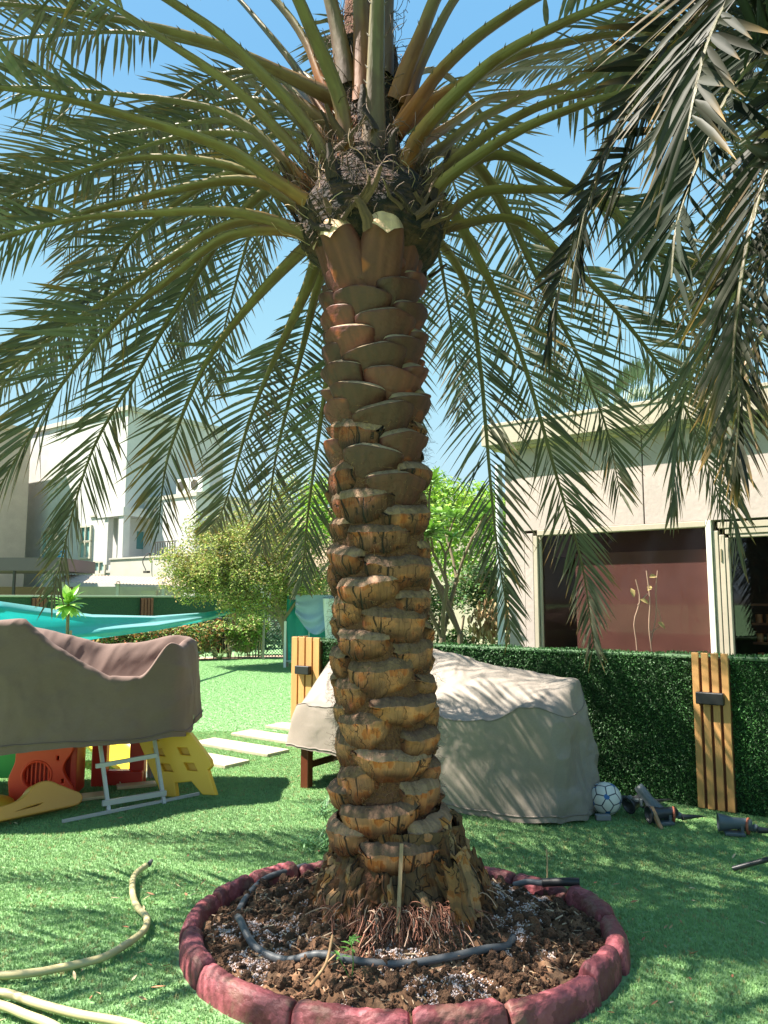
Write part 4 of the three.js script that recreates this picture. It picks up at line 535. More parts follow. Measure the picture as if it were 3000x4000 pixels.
// ------------------------------------------------------------------ play set under the brown cover
{
  const red = mat([0.85, 0.07, 0.025], 0.42, { bumpMap: T.noise, bumpScale: 0.001 }), dred = mat([0.5, 0.03, 0.015], 0.45), yel = mat([0.8, 0.44, 0.04], 0.42, { bumpMap: T.noise, bumpScale: 0.001 }), bright = mat([0.85, 0.62, 0.02], 0.35, { transmission: 0.15, thickness: 0 }), org = mat([0.6, 0.28, 0.06], 0.4), grn = mat([0.02, 0.35, 0.06], 0.4), grey = mat([0.5, 0.48, 0.47], 0.45), tan = mat([0.55, 0.4, 0.22], 0.5);
  const S = thing('play_set', 'red and yellow plastic play house with slide under the brown cover', 'play set');
  { // red side panel with a round barred porthole
    const sh = new THREE.Shape(); sh.moveTo(-0.23, 0); sh.lineTo(0.2, 0); sh.bezierCurveTo(0.24, 0.08, 0.12, 0.14, 0.13, 0.22); sh.bezierCurveTo(0.14, 0.3, 0.2, 0.3, 0.2, 0.4); sh.lineTo(0.2, 0.5); sh.lineTo(-0.2, 0.5); sh.lineTo(-0.2, 0.3); sh.bezierCurveTo(-0.2, 0.22, -0.26, 0.18, -0.24, 0.1); sh.closePath();
    const hole = new THREE.Path(); hole.absarc(-0.05, 0.17, 0.1, 0, Math.PI * 2, true); sh.holes.push(hole);
    for (const [x, y] of [[0.08, 0.27], [0.12, 0.1], [0.05, 0.36]]) { const q = new THREE.Path(); q.moveTo(x, y); q.lineTo(x, y + 0.045); q.lineTo(x + 0.032, y + 0.045); q.lineTo(x + 0.032, y); q.closePath(); sh.holes.push(q); }
    const P = part('side_panel', new THREE.ExtrudeGeometry(sh, { depth: 0.05, bevelEnabled: true, bevelSize: 0.008, bevelThickness: 0.008, bevelSegments: 2, curveSegments: 20 }), red, S); P.position.set(-2.56, 0.02, -6.0); P.rotation.y = 0.15;
    part('porthole_ring', new THREE.TorusGeometry(0.104, 0.009, 8, 36).translate(-0.05, 0.17, 0.058), red, P);
    for (let i = 0; i < 6; i++) part('porthole_bar', box(0.012, 0.19, 0.014, -0.125 + i * 0.03, 0.075, 0.02, 0.003), red, P);
    part('panel_back', box(0.42, 0.48, 0.02, -0.01, 0.01, -0.06), dred, P);
    part('panel_edge', box(0.05, 0.48, 0.3, 0.2, 0.0, -0.13, 0.012), dred, P);
  }
  part('end_frame', [box(0.12, 0.52, 0.09, -2.3, 0, -6.42, 0.015), box(0.12, 0.52, 0.09, -2.02, 0, -6.5, 0.015), box(0.4, 0.12, 0.09, -2.16, 0, -6.462, 0.015)], dred, S);
  { const sl = part('slide', grid(10, 22, (u, v) => { const x = (u - 0.5) * 0.5, edge = Math.pow(Math.abs(u * 2 - 1), 6) * 0.09; return V(x, 0.04 + 0.48 * Math.pow(v, 1.25) + edge, -v * 1.25); }), bright, S); sl.position.set(-2.05, 0, -6.75); sl.rotation.y = 1.0; }
  { // yellow climbing steps, leaning
    const sk = (x, y) => [x - 0.52 * y, y]; const sh = new THREE.Shape(); const poly0 = [[-0.19, 0], [-0.1, 0], [-0.07, 0.1], [0.07, 0.12], [0.11, 0.03], [0.19, 0.03], [0.21, 0.2], [0.25, 0.23], [0.26, 0.27], [0.2, 0.46], [-0.2, 0.46]], poly = poly0; poly.forEach(([x, y], i) => (i ? sh.lineTo(...sk(x, y)) : sh.moveTo(...sk(x, y))));
    for (const [x, y] of [[-0.12, 0.17], [0.06, 0.185], [-0.13, 0.28], [0.06, 0.295], [-0.13, 0.39], [0.05, 0.405]]) { const q = new THREE.Path(); [[x, y], [x, y + 0.065], [x + 0.085, y + 0.065], [x + 0.085, y]].forEach(([a, b], i) => (i ? q.lineTo(...sk(a, b)) : q.moveTo(...sk(a, b)))); q.closePath(); sh.holes.push(q); }
    const st = part('steps', new THREE.ExtrudeGeometry(sh, { depth: 0.045, bevelEnabled: true, bevelSize: 0.008, bevelThickness: 0.008, bevelSegments: 2 }), yel, S); st.position.set(-1.46, 0.01, -6.06); st.scale.x = 1.15; st.rotation.set(-0.12, -0.22, 0, 'YXZ');
    const bs = new THREE.Shape(); [[-0.16, 0.14], [0.17, 0.16], [0.19, 0.45], [-0.18, 0.45]].forEach(([x, y], i) => (i ? bs.lineTo(...sk(x, y)) : bs.moveTo(...sk(x, y)))); part('step_back', new THREE.ExtrudeGeometry(bs, { depth: 0.012, bevelEnabled: false }).translate(0, 0, 0.004), mat([0.62, 0.32, 0.02], 0.4), st);
    const side = part('step_side', box(0.03, 0.46, 0.14), mat([0.5, 0.24, 0.015], 0.4), st); side.geometry.translate(0, 0, -0.07); const p = side.geometry.attributes.position; for (let i = 0; i < p.count; i++) p.setX(i, p.getX(i) - 0.2 - 0.52 * p.getY(i)); side.geometry.computeVertexNormals();
  }
  part('seat', grid(24, 10, (u, v) => { const a = u * 6.2832, r = v * 0.16; return V(Math.sin(a) * r, 0.02 + 0.075 * Math.sqrt(Math.max(0, 1 - v * v * 0.98)), Math.cos(a) * r * 0.8); }).translate(-2.83, 0, -5.75), yel, S);
  part('side_panel', box(0.5, 0.45, 0.05, -3.25, 0.05, -6.5, 0.01), grn, S);
  part('upper_panel', box(0.4, 0.2, 0.05, -2.95, 0.38, -6.1, 0.02), org, S);
  part('pole', new THREE.CylinderGeometry(0.035, 0.035, 0.5, 12).translate(-1.98, 0.25, -6.72), mat([0.22, 0.28, 0.3], 0.4), S);
  const f = thing('metal_frame', 'light grey tubular frame like a small ladder standing on the turf', 'frame');
  part('leg', bar([-1.93, 0.0, -5.6], [-2.14, 0.62, -5.86], 0.024), grey, f); part('leg', bar([-1.62, 0.0, -5.87], [-1.82, 0.62, -6.12], 0.024), grey, f);
  part('rung', bar([-1.98, 0.075, -5.6], [-1.62, 0.075, -5.9], 0.03, 0.035), grey, f); part('rung', bar([-2.07, 0.31, -5.69], [-1.72, 0.33, -5.98], 0.022, 0.03), grey, f);
  part('base_bar', bar([-2.16, 0.02, -5.36], [-1.42, 0.02, -6.1], 0.02), grey, f);
  const rk = thing('plastic_rocker', 'tan plastic rocker piece with an open slot lying at the left edge', 'toy');
  { const sh = new THREE.Shape(); sh.moveTo(-0.5, 0); sh.lineTo(0.36, 0); sh.bezierCurveTo(0.44, 0.0, 0.44, 0.06, 0.38, 0.08); sh.lineTo(0.26, 0.15); sh.bezierCurveTo(0.2, 0.2, 0.13, 0.19, 0.09, 0.15); sh.bezierCurveTo(0.02, 0.06, -0.1, 0.07, -0.5, 0.05); sh.closePath(); const h = new THREE.Path(); h.moveTo(-0.05, 0.03); h.lineTo(0.06, 0.055); h.lineTo(0.16, 0.055); h.lineTo(0.12, 0.03); h.closePath(); sh.holes.push(h); const q = part('rocker', new THREE.ExtrudeGeometry(sh, { depth: 0.1, bevelEnabled: true, bevelSize: 0.012, bevelThickness: 0.012, bevelSegments: 3, curveSegments: 12 }), org, rk); q.rotation.set(-0.35, 0.85, 0, 'YXZ'); q.position.set(-2.5, 0.03, -5.4); }
  for (const [x, z, w, d, r, l] of [[-2.26, -5.98, 0.34, 0.16, 0.5, 'pale flat board on the turf behind the grey frame'], [-1.98, -6.35, 0.3, 0.12, 0.4, 'small tan board lying under the dark red frame'], [-2.84, -5.5, 0.5, 0.12, 0.75, 'long beige board at the left edge under the rocker']]) { const o = solo('flat_board', box(w, 0.025, d, 0, 0.012, 0, 0.006), tan, l, 'board'); o.position.set(x, 0, z); o.rotation.y = r; }
}

// ------------------------------------------------------------------ paving slabs, ball, spotlights, pipe
{
  const m = mat([0.46, 0.41, 0.3], 0.8, { map: T.blotch, bumpMap: T.noise, bumpScale: 0.004 }); let first;
  [[-1.32, -7.15, 'nearest cream paving slab beside the yellow steps'], [-1.02, -7.66, 'second nearest cream paving slab between play set and grey cover'], [-0.72, -8.18, 'third cream paving slab partly behind the grey cover'], [-0.42, -8.7, 'farthest cream paving slab by the slatted post']].forEach(([x, z, l]) => {
    const g = first || (first = box(1.1, 0.036, 0.3, -0.55, 0, 0, 0.008)); const o = solo('paving_slab', g, m, l, 'paving slab', 'cream slabs set across the lawn'); o.position.set(x, 0, z); o.rotation.y = WALL_TURN;
  });
  const ico = new THREE.IcosahedronGeometry(1, 0), vs = []; { const p = ico.attributes.position; for (let i = 0; i < p.count; i++) { const v = V(p.getX(i), p.getY(i), p.getZ(i)); if (!vs.some((w) => w.distanceTo(v) < 0.01)) vs.push(v); } }
  const ballTex = tex(512, 256, (u, v) => { const a = u * 2 * Math.PI, e = (v - 0.5) * Math.PI, d = V(-Math.cos(a) * Math.cos(e), Math.sin(e), Math.sin(a) * Math.cos(e)); const s = vs.map((w) => w.dot(d)).sort((x, y) => y - x); const edge = s[1] - s[2]; const k = 0.62 + 0.15 * fbm(u * 8, v * 4, 3, 3, 8); let c = [k, k * 0.97, k * 0.88]; if (edge < 0.035) c = [0.03, 0.03, 0.05]; if (s[0] > 0.985 && Math.abs(d.x * 3 % 1) > 0.3) c = [0.02, 0.12, 0.35]; return c; });
  const b = thing('football', 'scuffed white football with dark seams beside the grey cover', 'ball', [1.55, 0.115, -5.57], 0.6);
  const sp = part('shell', new THREE.SphereGeometry(0.112, 40, 28), mat([1, 1, 1], 0.45, { map: ballTex }), b); sp.rotation.set(0.6, 0.5, 0.3);
  const blk = solo('small_block', box(0.1, 0.035, 0.05, 0, 0, 0, 0.005), mat([0.2, 0.2, 0.2], 0.7), 'small grey block on the turf in front of the football', 'block'); blk.position.set(1.49, 0.01, -5.43);
  const dark = mat([0.03, 0.032, 0.036], 0.35), mid = mat([0.09, 0.11, 0.12], 0.4), rust = mat([0.35, 0.1, 0.05], 0.6), wood = mat([0.35, 0.2, 0.1], 0.7);
  function spot(label, p, turn, roll, withPlate, body = dark) {
    const t = thing('garden_spotlight', label, 'garden light', p, turn, 'loose garden spotlights by the slatted post');
    const L = part('lamp_body', new THREE.LatheGeometry([[0.0, -0.09], [0.03, -0.09], [0.036, -0.06], [0.036, 0.02], [0.055, 0.1], [0.058, 0.11], [0.05, 0.11], [0.045, 0.085], [0, 0.08]].map(([x, y]) => new THREE.Vector2(x, y)), 22).rotateZ(Math.PI / 2), body, t); L.position.y = 0.062; L.rotation.z = roll;
    part('bracket', [box(0.02, 0.05, 0.075, 0.03, 0.005, 0, 0.004), box(0.05, 0.02, 0.03, 0.075, 0.025, 0, 0.004)], mid, t); part('joint', new THREE.SphereGeometry(0.024, 14, 10).translate(0.11, 0.04, 0), mid, t); part('spike', new THREE.ConeGeometry(0.022, 0.2, 8).rotateZ(-Math.PI / 2).translate(0.22, 0.035, 0.02), dark, t);
    if (withPlate) { part('base_plate', box(0.12, 0.018, 0.09, -0.02, 0, 0.03, 0.004), mid, t); part('ring', new THREE.TorusGeometry(0.045, 0.008, 8, 20).rotateY(1.2).translate(0.07, 0.05, 0.0), rust, t); }
    return t;
  }
  spot('black spotlight lying across the front of the pile by the slatted post', [1.88, 0.012, -5.36], 0.15, 0.05, true);
  spot('dark spotlight at the back of the pile against the hedge wall', [1.78, 0.05, -5.55], 0.5, 0.25, false);
  spot('spotlight propped upright on top of the pile by the slatted post', [1.8, 0.09, -5.45], 2.6, 0.9, false, mid);
  spot('grey conical spotlight lying apart at the right edge', [2.26, 0.012, -5.12], -0.25, 0.0, true, mid);
  solo('wooden_peg', bar([1.79, 0.12, -5.33], [1.82, 0.0, -5.24], 0.022, 0.02), wood, 'short pale wooden peg stuck in front of the black spotlights', 'peg');
  solo('black_pipe', capTube([[1.93, 0.022, -4.44], [2.06, 0.09, -4.36], [2.5, 0.32, -4.1]], 0.014, 12), dark, 'straight black pipe slanting in from the right edge', 'pipe');
  solo('soil_pipe', capTube([[2.3, 0.02, -5.2], [2.6, 0.02, -5.1], [3.0, 0.02, -4.9]], 0.016, 12), mat([0.03, 0.025, 0.02], 0.8), 'dark cable running along the foot of the hedge wall at right', 'cable');
}

// ------------------------------------------------------------------ planting behind the wall and beyond
const LG = { small: leafGeo(0.05, 0.026, 0.3, 0.2), mid: leafGeo(0.09, 0.04, 0.3, 0.25), long: leafGeo(0.24, 0.06, 0.3, 0.4) };
const leafM = mat([1, 1, 1], 0.95, { transmission: 0.3, thickness: 0 });
function blob(n, centers, geo, cols, s = [0.7, 1.3], shell = 0.55) { // leaves through a set of ellipsoids [x, y, z, rx, ry, rz]
  const list = []; const vol = centers.map((c) => c[3] * c[4] + 0.02), tot = vol.reduce((a, b) => a + b, 0);
  centers.forEach((c, ci) => { const m = Math.round((n * vol[ci]) / tot); for (let i = 0; i < m; i++) { const d = V(rr(-1, 1), rr(-1, 1), rr(-1, 1)); if (d.length() > 1) { i--; continue; } d.normalize().multiplyScalar(Math.pow(rnd(), shell)); const p = V(c[0] + d.x * c[3], c[1] + d.y * c[4], c[2] + d.z * c[5]); if (fbm(p.x * 3.1, p.y * 3.1, p.z * 3.1, 2) < 0.36) continue; const k = rr(0.65, 1.35); list.push({ p, q: Q(rr(-0.9, 0.9), rr(0, 6.28), rr(-0.8, 0.8)), s: rr(...s), c: pick(cols).map((v) => v * k) }); } });
  return list;
}
function clumps(n, cx, cy, cz, rx, ry, rz, k) { const o = []; for (let i = 0; i < n; i++) { const a = rr(0, 6.28), e = Math.acos(rr(-0.75, 1)), r = rr(0.55, 0.95); o.push([cx + Math.sin(a) * Math.sin(e) * rx * r, cy + Math.cos(e) * ry * r, cz + Math.cos(a) * Math.sin(e) * rz * r, k * rr(0.7, 1.3), k * rr(0.5, 1), k * rr(0.7, 1.3)]); } return o; }
const barkM = mat([0.32, 0.26, 0.18], 0.85, { map: T.blotch, bumpMap: T.noise, bumpScale: 0.01 });
{
  // frangipani shrub behind the wall
  const t = thing('frangipani_shrub', 'frangipani shrub with bare forked stems behind the hedge wall right of the palm', 'shrub', [0.74, 0, -8.9]);
  const stems = [], tips = [];
  const grow = (p, d, l, r, n) => { const q = p.clone().addScaledVector(d, l); stems.push(tube([p, p.clone().lerp(q, 0.5).add(V(rr(-0.02, 0.02), 0, 0)), q], r, 6, 8)); stems.push(new THREE.SphereGeometry(r * 1.05, 8, 6).translate(q.x, q.y, q.z)); if (n === 0) { tips.push([q, d]); return; } const k = n === 3 ? 3 : 2; for (let i = 0; i < k; i++) { const a = rr(0, 6.28); grow(q, d.clone().add(V(Math.sin(a) * 0.55, 0.12, Math.cos(a) * 0.4)).normalize(), l * rr(0.5, 0.8), r * 0.68, n - 1); } };
  grow(V(-0.05, 0, 0), V(-0.02, 1, 0).normalize(), 1.05, 0.036, 3); grow(V(0.1, 0, 0), V(0.03, 1, 0).normalize(), 1.1, 0.036, 3);
  part('stems', stems, mat([0.17, 0.13, 0.08], 0.85, { map: T.blotch, bumpMap: T.noise, bumpScale: 0.006 }), t);
  const lv = []; for (const [p, d] of tips) for (let i = 0; i < 20; i++) { const a = i * 2.4, k = rr(0.7, 1.3); lv.push({ p: p.clone(), q: Q(-0.5 + rr(-0.5, 0.4), a, 0), s: rr(0.7, 1.2), c: [0.16 * k, 0.34 * k, 0.035 * k] }); }
  const im = instances('foliage', LG.long, leafM, lv, t, null); im.userData.kind = 'stuff';
  const sh = thing('garden_shrub', 'dense small leaved green bushes at the foot of the frangipani behind the wall', 'shrub', [0, 0, 0]);
  instances('foliage', LG.small, leafM, blob(16000, [...clumps(14, 1.0, 1.2, -9.8, 0.9, 0.75, 0.4, 0.32), ...clumps(8, 0.5, 1.0, -9.5, 0.5, 0.6, 0.3, 0.3)], LG.small, [[0.05, 0.14, 0.025], [0.09, 0.2, 0.03], [0.14, 0.15, 0.05], [0.03, 0.1, 0.02]]), sh);
  part('stems', [0, 1, 2, 3, 4].map((i) => tube([[0.3 + i * 0.3, 0, -9.7], [0.35 + i * 0.28, 0.6, -9.75], [0.4 + i * 0.3, 1.3, -9.7]], 0.015, 6, 6)), barkM, sh);
  const dr = thing('dry_hanging_foliage', 'bunch of withered brown leaves hanging beside the pavilion pier', 'plant', [1.5, 0, -9.0]);
  instances('leaves', LG.mid, mat([1, 1, 1], 0.8), blob(420, [[0, 1.35, 0, 0.13, 0.42, 0.12], [-0.25, 1.25, -0.2, 0.25, 0.3, 0.15]], LG.mid, [[0.3, 0.2, 0.1], [0.22, 0.13, 0.06], [0.36, 0.28, 0.15]]).map((o) => ({ ...o, q: Q(1.3 + rr(-0.4, 0.4), rr(0, 6.28), 0) })), dr);
  part('stem', tube([[0, 0, 0], [0.02, 0.9, 0], [0, 1.75, 0]], 0.014, 8, 6), barkM, dr);
  // lime green tree behind the palm
  const lime = thing('lime_green_tree', 'bright lime green leafy tree rising behind the palm trunk', 'tree', [0.1, 0, -14]);
  part('trunk', [tube([[0, 0, 0], [0.05, 1.2, 0], [-0.1, 2.6, 0.1], [0, 3.6, 0]], 0.09, 12, 8), tube([[0, 1.4, 0], [0.6, 2.3, 0.1], [1.2, 3, 0]], 0.045, 10, 7), tube([[0, 1.5, 0], [-0.5, 2.4, 0.1], [-0.8, 3.1, 0]], 0.03, 10, 7)], barkM, lime);
  instances('crown', LG.mid, leafM, blob(16000, [...clumps(34, 0.95, 2.5, 0, 1.5, 1.6, 1.2, 0.55), ...clumps(8, -0.8, 3.2, 0, 0.6, 0.6, 0.6, 0.45)], LG.mid, [[0.24, 0.42, 0.03], [0.17, 0.34, 0.025], [0.34, 0.48, 0.05], [0.1, 0.2, 0.02]]), lime, null);
  // feathery pale green tree left of the trunk
  const ol = thing('olive_green_tree', 'rounded olive green tree with fine leaves left of the palm trunk', 'tree', [-2.7, 0, -17.5]);
  part('trunk', [tube([[0.5, 0, 0], [0.45, 0.8, 0], [0.2, 1.6, 0], [0, 2.8, 0]], 0.06, 12, 8), tube([[0.4, 1.0, 0], [-0.5, 1.8, 0.2], [-1.2, 2.4, 0]], 0.035, 10, 7), tube([[0.4, 1.0, 0], [1.0, 1.8, 0.2], [1.5, 2.4, 0]], 0.035, 10, 7)], barkM, ol);
  instances('crown', LG.small, leafM, blob(90000, [...clumps(64, -0.1, 2.25, 0, 2.0, 1.5, 1.3, 0.55), ...clumps(26, -0.2, 1.75, 0.3, 1.7, 0.7, 1.0, 0.5), ...clumps(18, 0.8, 3.3, 0, 1.3, 0.9, 1.0, 0.45), ...clumps(12, -1.6, 2.2, 0, 0.9, 0.9, 0.8, 0.35)], LG.small, [[0.28, 0.35, 0.06], [0.2, 0.27, 0.045], [0.42, 0.45, 0.12], [0.13, 0.17, 0.04], [0.38, 0.27, 0.09]], [0.8, 1.4]).filter((o) => !(o.p.x > 0.5 && o.p.y < 1.62)), ol, null);
  // hedges at the far edge of the lawn
  const hd = thing('croton_hedge', 'red and green croton hedge along the far edge of the lawn', 'hedge', [-5.0, 0, -18.6]);
  instances('foliage', LG.mid, leafM, blob(9000, Array.from({ length: 12 }, (_, i) => [-2.2 + i * 0.27, 0.5 + rr(-0.05, 0.1), -0.1 * i + rr(-0.2, 0.2), 0.36, 0.5, 0.35]), LG.mid, [[0.16, 0.27, 0.05], [0.26, 0.3, 0.06], [0.38, 0.12, 0.04], [0.32, 0.22, 0.06], [0.12, 0.2, 0.04]]), hd);
  part('stems', Array.from({ length: 22 }, (_, i) => tube([[-2.3 + i * 0.2, 0, -0.07 * i], [-2.3 + i * 0.2 + rr(-0.1, 0.1), 0.5, -0.07 * i]], 0.014, 4, 5)), barkM, hd);
  const bu = thing('clipped_bush', 'clipped boxy green bush with thin pale stems beside the chain link panel', 'bush', [-3.55, 0, -20]);
  instances('foliage', LG.mid, leafM, blob(5200, [[-0.3, 0.78, 0, 0.36, 0.3, 0.35], [0.2, 0.82, 0, 0.4, 0.28, 0.35], [0, 0.5, 0, 0.5, 0.35, 0.3]], LG.mid, [[0.2, 0.36, 0.05], [0.26, 0.42, 0.07], [0.28, 0.24, 0.08]]), bu);
  part('stems', Array.from({ length: 26 }, () => { const x = rr(-0.5, 0.45); return tube([[x, 0, rr(0, 0.25)], [x + rr(-0.05, 0.05), 0.3, 0.15], [x * 1.1, 0.62, 0.1]], 0.008, 4, 4); }), mat([0.4, 0.32, 0.18], 0.8), bu);
  const gr = thing('ornamental_grass', 'pale ornamental grass clump between the hedge and the clipped bush', 'plant', [-4.1, 0, -19.4]);
  part('blades', Array.from({ length: 70 }, () => { const g = leafGeo(rr(0.3, 0.55), 0.016, 0.3, 0.6); g.rotateX(-1.1 + rr(-0.3, 0.3)); g.rotateY(rr(0, 6.28)); return g; }), mat([0.4, 0.42, 0.22], 0.7), gr);
  const bx = thing('black_bin', 'black box shaped barbecue or bin standing between the hedges', 'bin', [-4.2, 0, -20.2]);
  part('body', box(0.42, 0.85, 0.4, 0, 0.12, 0, 0.02), M.black, bx); part('lid', box(0.46, 0.06, 0.44, 0, 0.975, 0, 0.015), mat([0.05, 0.05, 0.05], 0.4), bx); part('handle', box(0.3, 0.025, 0.03, 0, 0.72, 0.215, 0.006), mat([0.5, 0.5, 0.5], 0.3, { metalness: 0.8 }), bx); for (const x of [-0.18, 0.18]) part('leg', box(0.04, 0.12, 0.3, x, 0, 0), M.black, bx);
  struct('flower_bed', grid(30, 2, (u, v) => V(lerp(-7.5, -2.6, u), 0.012, lerp(-18.1, -20.1, u) - v * 0.9)), mat([0.42, 0.3, 0.22], 0.95, { map: T.blotch }));
  // chain link panel
  const cl = thing('chain_link_panel', 'dark green chain link fence panel between the bush and the teal screen', 'fence', [-2.95, 0, -20.3]);
  part('frame', [bar([-0.32, 0, 0], [-0.32, 1.12, 0], 0.04), bar([0.4, 0, 0], [0.4, 1.12, 0], 0.04), bar([-0.32, 1.12, 0], [0.4, 1.12, 0], 0.04)], mat([0.02, 0.07, 0.05], 0.6), cl);
  const wires = []; for (let i = -14; i < 14; i++) for (const s of [1, -1]) { let x0 = -0.32 + i * 0.08, y0 = 0, x1 = x0 + s * 1.1, y1 = 1.1; const lim = (xa, ya, xb, yb) => { const k = (yb - ya) / (xb - xa); let A = [xa, ya], B = [xb, yb]; const cx = (P) => { const X = clamp(P[0], -0.32, 0.4); return [X, ya + (X - xa) * k]; }; A = cx(A); B = cx(B); return [A, B]; }; const [A, B] = lim(x0, y0, x1, y1); if (Math.hypot(A[0] - B[0], A[1] - B[1]) > 0.05) wires.push(bar([A[0], A[1], s * 0.004], [B[0], B[1], s * 0.004], 0.012)); }
  const wm = part('wire_mesh', wires, mat([0.03, 0.1, 0.07], 0.6), cl); wm.userData.kind = 'stuff';
  const bk = thing('shade_hedge', 'dark green hedge mass behind the chain link panel', 'hedge', [-3.0, 0, -21.2]);
  instances('foliage', LG.mid, leafM, blob(3500, [[-0.5, 0.5, 0, 0.7, 0.6, 0.4], [0.5, 0.5, 0, 0.8, 0.6, 0.4], [1.5, 0.6, 0, 0.8, 0.7, 0.4]], LG.mid, [[0.02, 0.07, 0.03], [0.04, 0.1, 0.03]]), bk);
}
{ // far palm showing over the pavilion roof
  const fp = thing('distant_palm', 'distant palm whose leaf tips stick up over the pavilion roof', 'palm tree', [4.55, 0, -15]);
  part('trunk', new THREE.CylinderGeometry(0.18, 0.24, 5.3, 12).translate(0, 2.65, 0), barkM, fp);
  for (let k = 0; k < 12; k++) { const gs = []; const a = k * 0.52, el = rr(0.1, 0.5); for (let i = 0; i < 26; i++) { const t = i / 25, r = 0.3 + t * 1.5, x = Math.sin(a) * r, z = Math.cos(a) * r, y = 5.3 + r * el - r * r * 0.16; for (const s of [-1, 1]) { const g = leafGeo(0.45, 0.03, 0.3, 0.05); g.rotateX(-1.25 + rr(-0.2, 0.2)); g.rotateY(a + s * 0.5); g.translate(x, y, z); gs.push(g); } } part('frond', gs, mat([0.11, 0.15, 0.08], 0.5), fp); }
}
{ // dry twigs with a few yellow leaves in front of the window
  const d = thing('dry_sapling', 'leafless twiggy sapling with a few yellow leaves in front of the brown window', 'plant', [2.33, 0, -6.98]);
  const tm = mat([0.33, 0.21, 0.15], 0.8);
  part('stems', [tube([[-0.06, 0.3, 0], [-0.065, 1.1, 0], [-0.08, 1.3, 0], [-0.02, 1.5, 0], [-0.05, 1.68, 0]], 0.005, 20, 6), tube([[0.09, 0.3, 0], [0.07, 1.0, 0], [0.05, 1.25, 0.01], [0.07, 1.5, 0], [0.05, 1.76, 0]], 0.0055, 20, 6), tube([[0.065, 1.12, 0], [0.12, 1.35, 0], [0.13, 1.6, 0], [0.15, 1.76, 0]], 0.004, 16, 6), tube([[0.06, 1.2, 0], [0.16, 1.28, 0], [0.14, 1.42, 0]], 0.0035, 12, 5), tube([[-0.04, 1.45, 0], [0.02, 1.52, 0], [0.05, 1.55, 0]], 0.005, 8, 5)], tm, d);
  for (const [x, y, r] of [[-0.1, 1.6, 0.2], [-0.02, 1.5, 1.2], [0.05, 1.58, 2.5], [0.13, 1.3, 0.8], [0.07, 1.7, 1.9]]) { const o = part('leaf', leafGeo(0.085, 0.045, 0.5, 0.3), mat([0.34, 0.25, 0.09], 0.7, { transmission: 0.2, thickness: 0 }), d); o.position.set(x, y, 0.01); o.rotation.set(1.0, r, 0); }
}

